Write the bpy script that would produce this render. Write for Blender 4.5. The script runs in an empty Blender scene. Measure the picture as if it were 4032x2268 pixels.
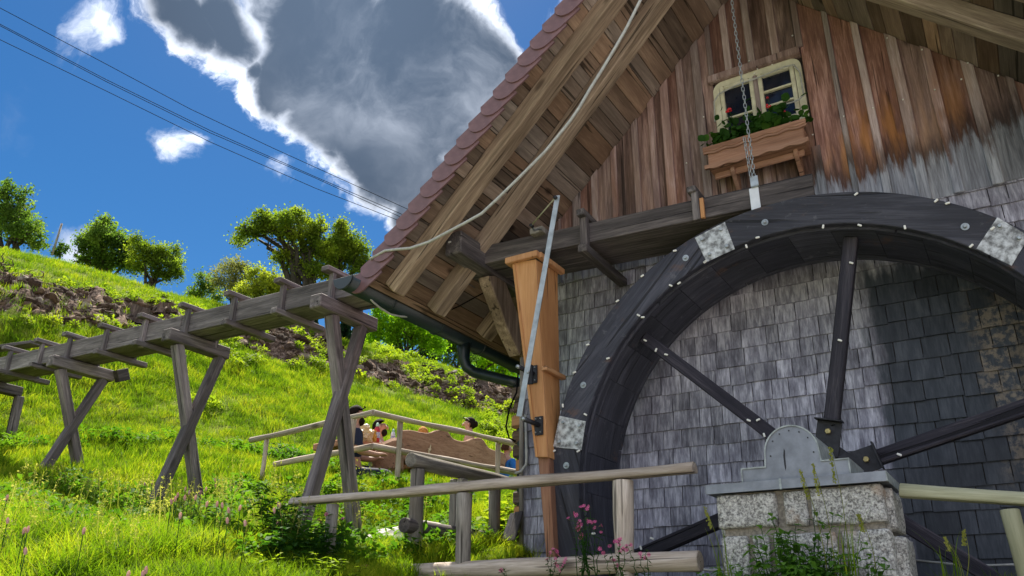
import bpy, bmesh, math, random
import numpy as np
from mathutils import Vector, Matrix, noise as mnoise

random.seed(7); RNG = np.random.default_rng(7)
SC = bpy.context.scene
COL = SC.collection
rad = math.radians

# ------------------------------------------------------------------ camera
FPX = 3144.8                       # focal length in pixels of a 4032 px wide frame
YAW, PITCH, ROLL = rad(32.0246), rad(22.901), rad(0.4912)
CAM = np.array([0.0, -6.0, 0.0])
_f = np.array([-math.sin(YAW)*math.cos(PITCH), math.cos(YAW)*math.cos(PITCH), math.sin(PITCH)])
_r0 = np.array([math.cos(YAW), math.sin(YAW), 0.0]); _u0 = np.cross(_r0, _f)
_r = math.cos(ROLL)*_r0 + math.sin(ROLL)*_u0
_u = -math.sin(ROLL)*_r0 + math.cos(ROLL)*_u0
cd = bpy.data.cameras.new('camera'); cam = bpy.data.objects.new('camera', cd); COL.objects.link(cam)
cd.sensor_width = 36.0; cd.lens = 36.0*FPX/4032; cd.clip_start = 0.05; cd.clip_end = 6000
cam.matrix_world = Matrix(((_r[0], _u[0], -_f[0], CAM[0]), (_r[1], _u[1], -_f[1], CAM[1]),
                           (_r[2], _u[2], -_f[2], CAM[2]), (0, 0, 0, 1)))
SC.camera = cam

def ray(u, v):
    return _f + _r*((u-2016)/FPX) - _u*((v-1134)/FPX)
def P(u, v, axis, val):
    d = ray(u, v); return Vector(CAM + d*((val-CAM[axis])/d[axis]))
def AT(u, v, depth):
    return Vector(CAM + ray(u, v)*depth)
def PR(u, v, r):                   # at horizontal distance r
    d = ray(u, v); return Vector(CAM + d*(r/math.hypot(d[0], d[1])))
def PL(u, v, p, n):                # on a plane
    d = Vector(ray(u, v)); c = Vector(CAM); return c + d*((Vector(p)-c).dot(n)/d.dot(n))

# ------------------------------------------------------------------ view, sun, sky
SC.view_settings.view_transform = 'Standard'; SC.view_settings.look = 'None'
SC.view_settings.exposure = 1.60; SC.view_settings.gamma = 1.0
SC.view_settings.use_curve_mapping = False
SUN = Vector((-1.0, 0.95, 2.2)).normalized()
sd = bpy.data.lights.new('sun', 'SUN'); sd.energy = 4.3; sd.angle = rad(0.55); sd.color = (1.0, 0.93, 0.80)
so = bpy.data.objects.new('sun', sd); COL.objects.link(so)
so.rotation_euler = SUN.to_track_quat('Z', 'Y').to_euler(); so.location = (-8, 5, 20)

world = bpy.data.worlds.new('World'); SC.world = world; world.use_nodes = True
nt = world.node_tree; nt.nodes.clear()
class N:
    def __init__(s, nt): s.nt = nt
    def n(s, t, **k):
        nd = s.nt.nodes.new(t)
        for a, b in k.items(): setattr(nd, a, b)
        return nd
    def l(s, a, b): s.nt.links.new(a, b)
    def set(s, sock, v):
        if isinstance(v, bpy.types.NodeSocket): s.l(v, sock)
        else: sock.default_value = v
    def m(s, op, a, b=None, c=None, clamp=False):
        nd = s.n('ShaderNodeMath', operation=op); nd.use_clamp = clamp
        s.set(nd.inputs[0], a)
        if b is not None: s.set(nd.inputs[1], b)
        if c is not None: s.set(nd.inputs[2], c)
        return nd.outputs[0]
    def vm(s, op, a, b=None):
        nd = s.n('ShaderNodeVectorMath', operation=op); s.set(nd.inputs[0], a)
        if b is not None: s.set(nd.inputs[1], b)
        return nd.outputs['Value'] if op in ('DOT_PRODUCT', 'LENGTH', 'DISTANCE') else nd.outputs[0]
    def noise(s, vec, scale, detail=4, rough=.55, dist=0.0):
        nd = s.n('ShaderNodeTexNoise'); s.l(vec, nd.inputs['Vector'])
        nd.inputs['Scale'].default_value = scale; nd.inputs['Detail'].default_value = detail
        nd.inputs['Roughness'].default_value = rough; nd.inputs['Distortion'].default_value = dist
        return nd.outputs[0]
    def mr(s, v, a, b, c=0.0, d=1.0, smooth=True):
        nd = s.n('ShaderNodeMapRange'); nd.interpolation_type = 'SMOOTHSTEP' if smooth else 'LINEAR'
        s.l(v, nd.inputs[0])
        for i, q in enumerate((a, b, c, d)): s.set(nd.inputs[i+1], q)
        return nd.outputs[0]
    def mix(s, f, a, b, mode='MIX'):
        nd = s.n('ShaderNodeMix', data_type='RGBA', blend_type=mode)
        s.set(nd.inputs[0], f)
        for i, q in ((6, a), (7, b)):
            if isinstance(q, (tuple, list)): q = (*q[:3], 1)
            s.set(nd.inputs[i], q)
        return nd.outputs[2]
    def ramp(s, f, stops):
        nd = s.n('ShaderNodeValToRGB'); s.l(f, nd.inputs[0]); e = nd.color_ramp.elements
        while len(e) < len(stops): e.new(0.5)
        for k, (p, c) in zip(e, stops): k.position = p; k.color = (*c, 1)
        return nd.outputs[0]

W = N(nt)
tc = W.n('ShaderNodeTexCoord'); dirv = tc.outputs['Generated']
sky = W.n('ShaderNodeTexSky', sky_type='NISHITA')
sky.sun_disc = False; sky.sun_elevation = rad(58); sky.sun_rotation = math.atan2(SUN.x, SUN.y)
sky.altitude = 700; sky.air_density = 1.0; sky.dust_density = 0.3; sky.ozone_density = 3.0
hs = W.n('ShaderNodeHueSaturation'); hs.inputs['Saturation'].default_value = 1.36; hs.inputs['Value'].default_value = 0.235
W.l(sky.outputs[0], hs.inputs['Color'])
warp = W.n('ShaderNodeTexNoise'); W.l(dirv, warp.inputs['Vector']); warp.inputs['Scale'].default_value = 7; warp.inputs['Detail'].default_value = 6
wv = W.vm('SCALE', W.vm('SUBTRACT', warp.outputs['Color'], (0.5, 0.5, 0.5))); wv.node.inputs['Scale'].default_value = 0.13
dw = W.vm('NORMALIZE', W.vm('ADD', dirv, wv))
def blob(u, v, rpx, wgt=1.0):
    c = Vector(ray(u, v)).normalized()
    d = W.vm('DISTANCE', dw, tuple(c)); R = rpx/FPX*0.93
    return W.m('MULTIPLY', W.m('SUBTRACT', 1.0, W.m('DIVIDE', d, R)), wgt)
BL = [(600,0,150,.8),(700,60,170,1),(850,90,200,1.1),(960,240,130,.9),(1150,240,270,1.6),(1400,420,340,1.8),(1720,330,400,2.0),(1280,130,230,1.3),
      (1520,640,260,1.4),(1640,760,210,1.2),(1560,880,110,.9),(1330,640,110,.7),(1120,60,200,1.0),(1560,120,260,1.3),(2300,600,500,1.4),(2700,-500,600,.8),(1900,180,200,1.0)]
dens = None
for b in BL:
    q = blob(*b); dens = q if dens is None else W.m('MAXIMUM', dens, q)
small = None
for b in [(300,90,110,.62),(345,130,70,.6),(725,600,120,.75),(800,590,75,.6),(255,985,95,.8),(330,960,60,.7),(1100,690,85,.4),(1120,1190,120,.8),(710,545,60,.5),
          (60,1010,110,.5),(-2600,500,400,.8),(-2600,-300,500,.8),(3000,-2500,700,.8),(-400,-1500,500,.7),(6000,800,700,.9),(8500,-500,900,.9)]:
    q = blob(*b); small = q if small is None else W.m('MAXIMUM', small, q)
fb = W.noise(dw, 15, 10, .66); fb2 = W.noise(dirv, 3.3, 6, .55)
fbv = W.m('MULTIPLY', W.m('SUBTRACT', fb, 0.5), 1.55)
D1 = W.m('ADD', W.m('ADD', dens, fbv), W.m('MULTIPLY', W.m('SUBTRACT', fb2, .5), .7))
D2 = W.m('ADD', small, fbv)
a1 = W.mr(D1, -0.06, 0.34); a2 = W.m('MULTIPLY', W.mr(D2, 0.10, 0.75), .85)
wisp = W.m('MULTIPLY', W.mr(W.noise(dw, 5.0, 8, .6), .62, .90), .22)
gen = W.noise(dirv, 2.6, 8, .58)
back = W.mr(W.vm('DISTANCE', dirv, tuple(Vector(ray(1100, 900)).normalized())), .62, .95)
a_fill = W.m('MULTIPLY', W.mr(gen, .44, .54), back)  # unseen bright clouds outside the frame, added as fill for the shaded gable
alpha = W.m('MAXIMUM', W.m('MAXIMUM', a1, a2), W.m('MAXIMUM', wisp, a_fill))
core = W.mr(W.m('ADD', dens, W.m('ADD', W.m('MULTIPLY', fbv, .55), W.m('MULTIPLY', W.m('SUBTRACT', W.noise(dirv, 8, 5, .55), .5), .9))), 0.08, 0.66)
fb3 = W.noise(dw, 5.5, 7, .6)
fb4 = W.noise(dw, 3.6, 5, .5)
light = W.m('ADD', W.m('MULTIPLY', W.m('MULTIPLY', W.m('POWER', W.m('SUBTRACT', 1.0, core), 1.5), .95), W.mr(fb, .30, .62, .35, 1.1)), W.m('MULTIPLY', W.m('MULTIPLY', W.mr(fb3, .40, .80), W.mr(fb4, .38, .62)), .34), clamp=True)
light = W.m('MAXIMUM', light, W.m('MULTIPLY', a_fill, 1.25))  # the added fill clouds stay bright
# the sun stands just above the frame: cloud edges near it are the brightest
sund = W.vm('DISTANCE', dirv, tuple(Vector(ray(1330, -60)).normalized()))
glow = W.m('MAXIMUM', W.mr(sund, 0.0, 0.50, 1.7, .62), W.m('MULTIPLY', a_fill, 1.0))
ccol = W.mix(light, (0.17, 0.245, 0.37), (2.9, 3.1, 3.5))
ccol = W.mix(1.0, ccol, W.n('ShaderNodeCombineXYZ').outputs[0], 'MULTIPLY')
cx = ccol.node.inputs[7].links[0].from_node
for i in range(3): W.l(glow, cx.inputs[i])
final = W.mix(alpha, hs.outputs[0], ccol)
bg = W.n('ShaderNodeBackground'); bg.inputs['Strength'].default_value = 0.15
W.l(final, bg.inputs['Color']); wo = W.n('ShaderNodeOutputWorld'); W.l(bg.outputs[0], wo.inputs['Surface'])

# ------------------------------------------------------------------ helpers
WM = {}
def link(o, parent=None, M=None):
    COL.objects.link(o)
    M = M or Matrix.Identity(4)
    WM[o.name] = M; o.matrix_basis = M
    if parent is not None:
        o.parent = parent; o.matrix_parent_inverse = WM[parent.name].inverted()
    return o
def tag(o, label=None, cat=None, group=None, kind=None):
    if label: o['label'] = label
    if cat: o['category'] = cat
    if group: o['group'] = group
    if kind: o['kind'] = kind
    return o
def thing(name, label, cat, loc=(0, 0, 0), group=None):
    o = bpy.data.objects.new(name, None); o.empty_display_size = .1
    link(o, None, Matrix.Translation(Vector(loc))); return tag(o, label, cat, group)
def mesh_np(name, V, Fq, mats, face_attr=None, smooth=False, mat_idx=None):
    V = np.asarray(V, np.float32).reshape(-1, 3); me = bpy.data.meshes.new(name)
    Fq = np.asarray(Fq, np.int32); k = Fq.shape[1]; n = len(Fq)
    me.vertices.add(len(V)); me.vertices.foreach_set('co', V.ravel())
    me.loops.add(n*k); me.loops.foreach_set('vertex_index', Fq.ravel())
    me.polygons.add(n); me.polygons.foreach_set('loop_start', np.arange(n, dtype=np.int32)*k)
    try: me.polygons.foreach_set('loop_total', np.full(n, k, np.int32))
    except Exception: pass
    if mat_idx is not None: me.polygons.foreach_set('material_index', np.asarray(mat_idx, np.int32))
    if smooth: me.polygons.foreach_set('use_smooth', np.ones(n, bool))
    for m in (mats if isinstance(mats, (list, tuple)) else [mats]): me.materials.append(m)
    if face_attr is not None:
        a = me.attributes.new('v', 'FLOAT', 'FACE'); a.data.foreach_set('value', np.asarray(face_attr, np.float32))
    me.update(calc_edges=True); return me
def from_bm(name, bm, mats, parent=None, M=None, smooth=False):
    me = bpy.data.meshes.new(name); bm.normal_update(); bm.to_mesh(me); bm.free()
    for m in (mats if isinstance(mats, (list, tuple)) else [mats]): me.materials.append(m)
    if smooth:
        for p in me.polygons: p.use_smooth = True
    return link(bpy.data.objects.new(name, me), parent, M)
def frame(p0, p1, up=(0, 0, 1)):
    p0, p1 = Vector(p0), Vector(p1); z = (p1-p0).normalized(); up = Vector(up)
    if abs(z.dot(up)) > .97: up = Vector((0, -1, 0)) if abs(z.y) < .9 else Vector((1, 0, 0))
    x = up.cross(z).normalized(); y = z.cross(x)
    M = Matrix((x, y, z)).transposed().to_4x4(); M.translation = p0; return M
def beam_bm(w, h, L, bev=.006, seg=1, wob=0.0, taper=1.0):
    bm = bmesh.new(); bmesh.ops.create_cube(bm, size=1)
    for v in bm.verts:
        t = taper if v.co.z > 0 else 1
        v.co = Vector((v.co.x*w*t, v.co.y*h*t, (v.co.z+.5)*L))
    if bev: bmesh.ops.bevel(bm, geom=bm.edges[:], offset=bev, segments=1, affect='EDGES')
    if wob:
        ed = [e for e in bm.edges if abs((e.verts[0].co-e.verts[1].co).z) > L*.5]
        bmesh.ops.subdivide_edges(bm, edges=ed, cuts=max(3, int(L/.35)), use_grid_fill=False)
        off = Vector((random.random()*50, random.random()*50, 0))
        for v in bm.verts:
            d = mnoise.noise_vector(Vector((v.co.x*2, v.co.y*2, v.co.z*1.3))+off)
            v.co.x += d.x*wob; v.co.y += d.y*wob
    return bm
def beam(name, mat, parent, p0, p1, w, h, up=(0, 0, 1), bev=.006, wob=0.0, taper=1.0):
    """square timber; w across, h along up, grain along its length"""
    L = (Vector(p1)-Vector(p0)).length
    return from_bm(name, beam_bm(w, h, L, bev, wob=wob, taper=taper), mat, parent, frame(p0, p1, up))
def tube_np(pts, radii, n=8, caps=True):
    pts = [Vector(p) for p in pts]; V = []; F = []
    radii = radii if isinstance(radii, (list, tuple)) else [radii]*len(pts)
    prev = None
    for i, p in enumerate(pts):
        t = (pts[min(i+1, len(pts)-1)]-pts[max(i-1, 0)]).normalized()
        a = prev if prev is not None else (Vector((0, 0, 1)) if abs(t.z) < .9 else Vector((1, 0, 0)))
        x = (a - t*a.dot(t)).normalized(); y = t.cross(x); prev = x
        for k in range(n):
            c, s = math.cos(2*math.pi*k/n), math.sin(2*math.pi*k/n)
            V.append(p + x*(c*radii[i]) + y*(s*radii[i]))
    for i in range(len(pts)-1):
        for k in range(n):
            F.append((i*n+k, i*n+(k+1) % n, (i+1)*n+(k+1) % n, (i+1)*n+k))
    if caps:
        for b, rev in ((0, True), ((len(pts)-1)*n, False)):
            V.append(pts[0] if rev else pts[-1]); c = len(V)-1
            for k in range(n):
                q = (b+k, b+(k+1) % n, c, c)
                F.append((q[1], q[0], c, c) if rev else q)
    return V, F
def polymesh(name, V, F, mats, smooth=True):
    me = bpy.data.meshes.new(name)
    me.from_pydata([tuple(v) for v in V], [], [tuple(dict.fromkeys(f)) for f in F])
    for m in (mats if isinstance(mats, (list, tuple)) else [mats]): me.materials.append(m)
    if smooth:
        for p in me.polygons: p.use_smooth = True
    me.update(); return me
def tube(name, mat, parent, pts, radii, n=10, caps=True, smooth=True):
    V, F = tube_np(pts, radii, n, caps)
    return link(bpy.data.objects.new(name, polymesh(name, V, F, mat, smooth)), parent)
def log_bm(L, r, half=False, n=14, wob=.004, r2=None):
    """round or half round pole along local z"""
    bm = bmesh.new(); rings = []; m = max(4, int(L/.18)); r2 = r2 or r
    off = random.random()*90
    for i in range(m+1):
        z = L*i/m; rr = r+(r2-r)*i/m; ring = []
        for k in range(n):
            a = 2*math.pi*k/n
            x, y = math.cos(a)*rr, math.sin(a)*rr
            if half and y < -rr*.25: y = -rr*.25
            d = 1+mnoise.noise(Vector((x*3/r*.1+off, y*3/r*.1, z*2)))*wob/rr*4
            ring.append(bm.verts.new((x*d, y*d, z)))
        rings.append(ring)
    for i in range(m):
        for k in range(n):
            f = bm.faces.new((rings[i][k], rings[i][(k+1) % n], rings[i+1][(k+1) % n], rings[i+1][k])); f.smooth = True
    f1 = bm.faces.new(rings[0][::-1]); f2 = bm.faces.new(rings[-1]); f1.smooth = f2.smooth = False
    bmesh.ops.bevel(bm, geom=[e for e in list(f1.edges)+list(f2.edges)], offset=.004, segments=1, affect='EDGES')
    return bm
def log(name, mat, parent, p0, p1, r, half=False, up=(0, 0, 1), r2=None, n=14):
    L = (Vector(p1)-Vector(p0)).length
    return from_bm(name, log_bm(L, r, half, n=n, r2=r2), mat, parent, frame(p0, p1, up))
def prism(name, mat, parent, poly, p0, ax, ay, az, depth, bev=.0, M=None):
    """extrude a 2d polygon; ax, ay are its axes, az the extrusion direction"""
    bm = bmesh.new(); p0, ax, ay, az = Vector(p0), Vector(ax), Vector(ay), Vector(az)
    vs = [bm.verts.new(p0+ax*a+ay*b) for a, b in poly]
    f = bm.faces.new(vs)
    r = bmesh.ops.extrude_face_region(bm, geom=[f]); ev = [g for g in r['geom'] if isinstance(g, bmesh.types.BMVert)]
    bmesh.ops.translate(bm, verts=ev, vec=az*depth)
    bmesh.ops.recalc_face_normals(bm, faces=bm.faces[:])
    if bev: bmesh.ops.bevel(bm, geom=[e for e in bm.edges if len(e.link_faces) == 2 and e.calc_face_angle(0) > .6], offset=bev, segments=1, affect='EDGES')
    return from_bm(name, bm, mat, parent, M)

# ------------------------------------------------------------------ materials
def mat_base(name, rough=.8, spec=.3, metal=0.0):
    m = bpy.data.materials.new(name); m.use_nodes = True; n = N(m.node_tree); m.node_tree.nodes.clear()
    b = n.n('ShaderNodeBsdfPrincipled'); b.inputs['Roughness'].default_value = rough
    b.inputs['Specular IOR Level'].default_value = spec; b.inputs['Metallic'].default_value = metal
    o = n.n('ShaderNodeOutputMaterial'); n.l(b.outputs[0], o.inputs['Surface'])
    return m, n, b
def bump(n, b, h, strength=.4, dist=.01):
    bp = n.n('ShaderNodeBump'); bp.inputs['Strength'].default_value = strength; bp.inputs['Distance'].default_value = dist
    n.l(h, bp.inputs['Height']); n.l(bp.outputs[0], b.inputs['Normal'])
def wood(name, dark, mid, light, var=.35, rough=.85, scale=1.0, knots=.5, bstr=.5, extra=None, streak=(.32, .68), spec=.2, axis='z'):
    m, n, b = mat_base(name, rough, spec)
    t = n.n('ShaderNodeTexCoord'); oi = n.n('ShaderNodeObjectInfo'); r = oi.outputs['Random']
    off = n.n('ShaderNodeCombineXYZ'); n.l(n.m('MULTIPLY', r, 37.0), off.inputs[0]); n.l(n.m('MULTIPLY', r, 91.0), off.inputs[2])
    oc = t.outputs['Object']
    if axis == 'x':
        sp_ = n.n('ShaderNodeSeparateXYZ'); n.l(oc, sp_.inputs[0]); cb_ = n.n('ShaderNodeCombineXYZ'); n.l(sp_.outputs[2], cb_.inputs[0]); n.l(sp_.outputs[1], cb_.inputs[1]); n.l(sp_.outputs[0], cb_.inputs[2]); oc = cb_.outputs[0]
    if axis == 'y':
        sp_ = n.n('ShaderNodeSeparateXYZ'); n.l(oc, sp_.inputs[0]); cb_ = n.n('ShaderNodeCombineXYZ'); n.l(sp_.outputs[0], cb_.inputs[0]); n.l(sp_.outputs[2], cb_.inputs[1]); n.l(sp_.outputs[1], cb_.inputs[2]); oc = cb_.outputs[0]
    base = n.vm('ADD', oc, off.outputs[0])
    st = n.vm('MULTIPLY', base, (1.0*scale, 1.0*scale, .05*scale))
    g = n.noise(st, 60, 6, .7, .6)
    g2 = n.noise(n.vm('MULTIPLY', base, (1, 1, .10)), 9*scale, 4, .6, 1.4)
    big = n.noise(n.vm('MULTIPLY', base, (1, 1, .3)), 3.0, 3, .5)
    g3 = n.noise(st, 170, 3, .6)
    gg = n.m('ADD', n.m('ADD', n.m('MULTIPLY', g, .38), n.m('MULTIPLY', g3, .17)), n.m('MULTIPLY', g2, .45))
    c = n.ramp(n.mr(gg, streak[0], streak[1], smooth=False), [(0, dark), (.5, mid), (1, light)])
    c = n.mix(n.m('MULTIPLY', n.mr(big, .35, .75), .5), c, dark)
    if knots:
        vo = n.n('ShaderNodeTexVoronoi'); n.l(n.vm('MULTIPLY', base, (1, 1, .45)), vo.inputs['Vector']); vo.inputs['Scale'].default_value = 4.2
        kn = n.mr(vo.outputs['Distance'], .055, .17, 1, 0)
        c = n.mix(n.m('MULTIPLY', kn, knots), c, (dark[0]*.45, dark[1]*.4, dark[2]*.4))
    # deep cracks
    cr = n.mr(n.noise(n.vm('MULTIPLY', base, (1, 1, .03)), 28, 2, .4, .3), .66, .70)
    c = n.mix(n.m('MULTIPLY', cr, .75), c, (dark[0]*.35, dark[1]*.35, dark[2]*.35))
    if extra: c = extra(n, c, t, oi, gg)
    hsv = n.n('ShaderNodeHueSaturation'); n.l(c, hsv.inputs['Color'])
    n.l(n.m('ADD', .96-var*.9, n.m('MULTIPLY', n.m('FRACT', n.m('MULTIPLY', r, 7.31)), var*1.1)), hsv.inputs['Saturation']); c = hsv.outputs[0]
    v = n.m('ADD', 1-var, n.m('MULTIPLY', r, 2*var))
    cc = n.n('ShaderNodeCombineXYZ')
    for i in range(3): n.l(v, cc.inputs[i])
    c = n.mix(1.0, c, cc.outputs[0], 'MULTIPLY')
    n.l(c, b.inputs['Base Color'])
    bump(n, b, n.m('SUBTRACT', gg, n.m('MULTIPLY', cr, .8)), bstr, .012)
    return m
def simple(name, col, rough=.6, metal=0.0, spec=.4, nscale=20, namp=.25, bstr=.15, dark=None):
    m, n, b = mat_base(name, rough, spec, metal)
    t = n.n('ShaderNodeTexCoord'); q = n.noise(t.outputs['Object'], nscale, 5, .6)
    d = dark or tuple(c*(1-namp*2) for c in col)
    n.l(n.mix(n.mr(q, .3, .7), d, col), b.inputs['Base Color'])
    if bstr: bump(n, b, q, bstr, .01)
    return m

def facade_extra(n, c, t, oi, gg):
    geo = n.n('ShaderNodeNewGeometry'); sep = n.n('ShaderNodeSeparateXYZ'); n.l(geo.outputs['Position'], sep.inputs[0])
    z = sep.outputs[2]; r = oi.outputs['Random']
    pos = n.vm('MULTIPLY', geo.outputs['Position'], (1, 1, .12))
    jag = n.noise(pos, 26, 5, .65); lo = n.noise(geo.outputs['Position'], 1.1, 2, .5)
    zz = n.m('ADD', z, n.m('ADD', n.m('MULTIPLY', n.m('SUBTRACT', jag, .5), .62), n.m('MULTIPLY', n.m('SUBTRACT', r, .5), .22)))
    # warm bare wood glowing through lower down, dark resinous line, then silver grey foot washed by spray
    x = sep.outputs[0]
    warm = n.m('MULTIPLY', n.mr(zz, 4.25, 3.55), n.mr(n.noise(n.vm('MULTIPLY', geo.outputs['Position'], (1, 1, .2)), 7, 3, .6), .42, .62))
    warm = n.m('MULTIPLY', n.m('MULTIPLY', warm, n.mr(x, -1.1, -.6, .35, 1)), n.mr(x, .05, .45, 1, .15))
    c = n.mix(n.m('MULTIPLY', warm, .9), c, n.mix(gg, (.16, .065, .024), (.52, .24, .095)))
    right = n.mr(x, -1.3, -.8, .12, 1.0)
    linez = n.m('ADD', 3.02, n.m('MULTIPLY', right, .30))
    darkl = n.m('MULTIPLY', n.mr(zz, n.m('ADD', linez, .34), n.m('ADD', linez, .0)), .78)
    c = n.mix(darkl, c, (.035, .022, .020))
    grey = n.m('MULTIPLY', n.mr(zz, n.m('ADD', linez, .05), n.m('SUBTRACT', linez, .09)), .92)
    c = n.mix(grey, c, n.mix(n.mr(gg, .35, .65), (.12, .125, .15), (.38, .40, .46)))
    # the dark algae in the upper right corner
    return c
M_BOARD = wood('weathered_facade_board', (0.049, 0.025, 0.021), (0.230, 0.116, 0.090), (0.601, 0.364, 0.308), var=.38, knots=.7, extra=facade_extra)
M_BATTEN = wood('weathered_batten', (0.130, 0.088, 0.085), (0.332, 0.224, 0.200), (0.628, 0.502, 0.499), var=.45, knots=.4, extra=facade_extra)
M_SOFFIT = wood('soffit_board_wood', (0.063, 0.040, 0.028), (0.279, 0.180, 0.124), (0.654, 0.471, 0.328), var=.5, knots=.8, streak=(.15, .85))
M_RAFTER = wood('old_rafter_wood', (0.087, 0.059, 0.039), (0.329, 0.236, 0.164), (0.648, 0.493, 0.355), var=.15, knots=.6, bstr=.8)
M_FLUME = wood('grey_flume_wood', (0.040, 0.035, 0.036), (0.172, 0.145, 0.146), (0.406, 0.345, 0.346), var=.25, knots=.45, bstr=.9)
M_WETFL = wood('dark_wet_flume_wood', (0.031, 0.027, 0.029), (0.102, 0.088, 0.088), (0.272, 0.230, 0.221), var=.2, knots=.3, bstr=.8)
M_RAIL = wood('pale_rail_wood', (0.166, 0.131, 0.099), (0.502, 0.412, 0.330), (0.814, 0.714, 0.637), var=.15, knots=.7, bstr=.4)
M_CHLOW = wood('damp_chute_wood', (.12, .045, .025), (.30, .13, .065), (.46, .24, .13), var=.1, knots=.5, bstr=.5)
M_RAILG = wood('green_new_rail_wood', (.22, .22, .12), (.38, .37, .23), (.52, .51, .36), var=.1, knots=.7, bstr=.3)
M_POST = wood('grey_post_wood', (0.070, 0.061, 0.052), (0.257, 0.227, 0.192), (0.497, 0.452, 0.393), var=.2, knots=.6, bstr=.6)
def wheel_extra(n, c, t, oi, gg):
    geo = n.n('ShaderNodeNewGeometry'); p = geo.outputs['Position']
    w = n.m('MULTIPLY', n.mr(n.noise(n.vm('MULTIPLY', p, (1, 1, 2.2)), 2.6, 6, .7), .58, .70), .55)
    c = n.mix(w, c, (.15, .075, .045))
    w2 = n.m('MULTIPLY', n.mr(n.noise(p, 9, 6, .75), .60, .72), .5)
    return n.mix(w2, c, (.17, .17, .19))
M_WHEEL = wood('tarred_wheel_wood', (.018, .019, .028), (.046, .047, .068), (.115, .115, .150), var=.22, knots=.0, bstr=1.0, rough=.7, spec=.35, extra=wheel_extra)
M_SPOKE = wood('dark_spoke_wood', (0.011, 0.011, 0.018), (0.036, 0.033, 0.046), (0.122, 0.105, 0.126), var=.2, knots=.3, bstr=1.0, rough=.75)
M_ORANGE = wood('fresh_larch', (0.324, 0.132, 0.046), (0.562, 0.270, 0.098), (0.713, 0.402, 0.182), var=.06, knots=.35, bstr=.25, rough=.6, streak=(.25, .75))
M_BOX = wood('flower_box_wood', (0.169, 0.085, 0.055), (0.390, 0.202, 0.130), (0.546, 0.325, 0.221), var=.08, knots=.3, bstr=.4, axis='x')
M_TABLE = wood('oiled_bench_wood', (0.224, 0.096, 0.056), (0.476, 0.232, 0.136), (0.672, 0.388, 0.240), var=.1, knots=.3, bstr=.3)
M_BENCH = wood('carved_bench_wood', (.15, .070, .038), (.36, .19, .105), (.52, .31, .19), var=.1, knots=.25, bstr=.3, axis='y')
M_BARK = wood('tree_bark', (.018, .014, .011), (.055, .045, .035), (.13, .11, .085), var=.15, knots=0, bstr=1.0)

def shingle_mat():
    m, n, b = mat_base('weathered_shingle', .8, .3)
    t = n.n('ShaderNodeTexCoord'); oi = n.n('ShaderNodeObjectInfo'); geo = n.n('ShaderNodeNewGeometry')
    pos = geo.outputs['Position']; sep = n.n('ShaderNodeSeparateXYZ'); n.l(pos, sep.inputs[0])
    vor = n.n('ShaderNodeAttribute'); vor.attribute_name = 'v'
    r = n.m('FRACT', n.m('ADD', oi.outputs['Random'], vor.outputs['Fac']))
    cmb = n.n('ShaderNodeCombineXYZ'); n.l(n.m('MULTIPLY', r, 40), cmb.inputs[0])
    st = n.vm('ADD', n.vm('MULTIPLY', pos, (1, 1, .09)), cmb.outputs[0])
    g = n.noise(st, 55, 5, .7); g2 = n.noise(n.vm('MULTIPLY', pos, (1, 1, .25)), 14, 4, .6)
    gg = n.m('ADD', n.m('MULTIPLY', g, .55), n.m('MULTIPLY', g2, .45))
    c = n.ramp(n.mr(gg, .33, .67), [(0, (.14, .135, .175)), (.5, (.31, .31, .38)), (1, (.60, .60, .69))])
    # brown young wood under the roof, high up
    c = n.mix(n.m('MULTIPLY', n.mr(n.m('ADD', sep.outputs[2], n.m('MULTIPLY', g2, .5)), 2.2, 2.9), .18), c, n.mix(gg, (.07, .05, .035), (.25, .19, .13)))
    # darker, smoother shingles right of the wheel hub, ending below the boards
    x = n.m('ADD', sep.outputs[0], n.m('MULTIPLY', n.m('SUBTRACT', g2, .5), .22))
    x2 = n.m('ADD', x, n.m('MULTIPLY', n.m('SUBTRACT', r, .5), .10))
    dark_part = n.m('MULTIPLY', n.mr(x2, -.73, -.63), n.mr(n.m('ADD', sep.outputs[2], n.m('MULTIPLY', g2, .3)), 2.72, 2.52))
    c = n.mix(n.m('MULTIPLY', dark_part, .93), c, n.mix(gg, (.010, .014, .022), (.045, .058, .075)))
    lich = n.m('MULTIPLY', n.mr(n.noise(pos, 17, 6, .7), .43, .58), n.m('MULTIPLY', n.mr(n.m('ADD', sep.outputs[0], n.m('MULTIPLY', r, .25)), .04, .22), n.mr(sep.outputs[2], 2.3, 1.9)))
    lich = n.m('MULTIPLY', lich, n.mr(sep.outputs[2], .75, 1.0))
    c = n.mix(n.m('MULTIPLY', lich, .75), c, n.mix(g, (.09, .07, .05), (.40, .33, .26)))
    v = n.m('ADD', .70, n.m('MULTIPLY', r, .6)); cc = n.n('ShaderNodeCombineXYZ')
    for i in range(3): n.l(v, cc.inputs[i])
    n.l(n.mix(1.0, c, cc.outputs[0], 'MULTIPLY'), b.inputs['Base Color'])
    n.l(n.mr(dark_part, 0, 1, .85, .55), b.inputs['Roughness'])
    bump(n, b, gg, .5, .008)
    return m
M_SHINGLE = shingle_mat()

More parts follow.
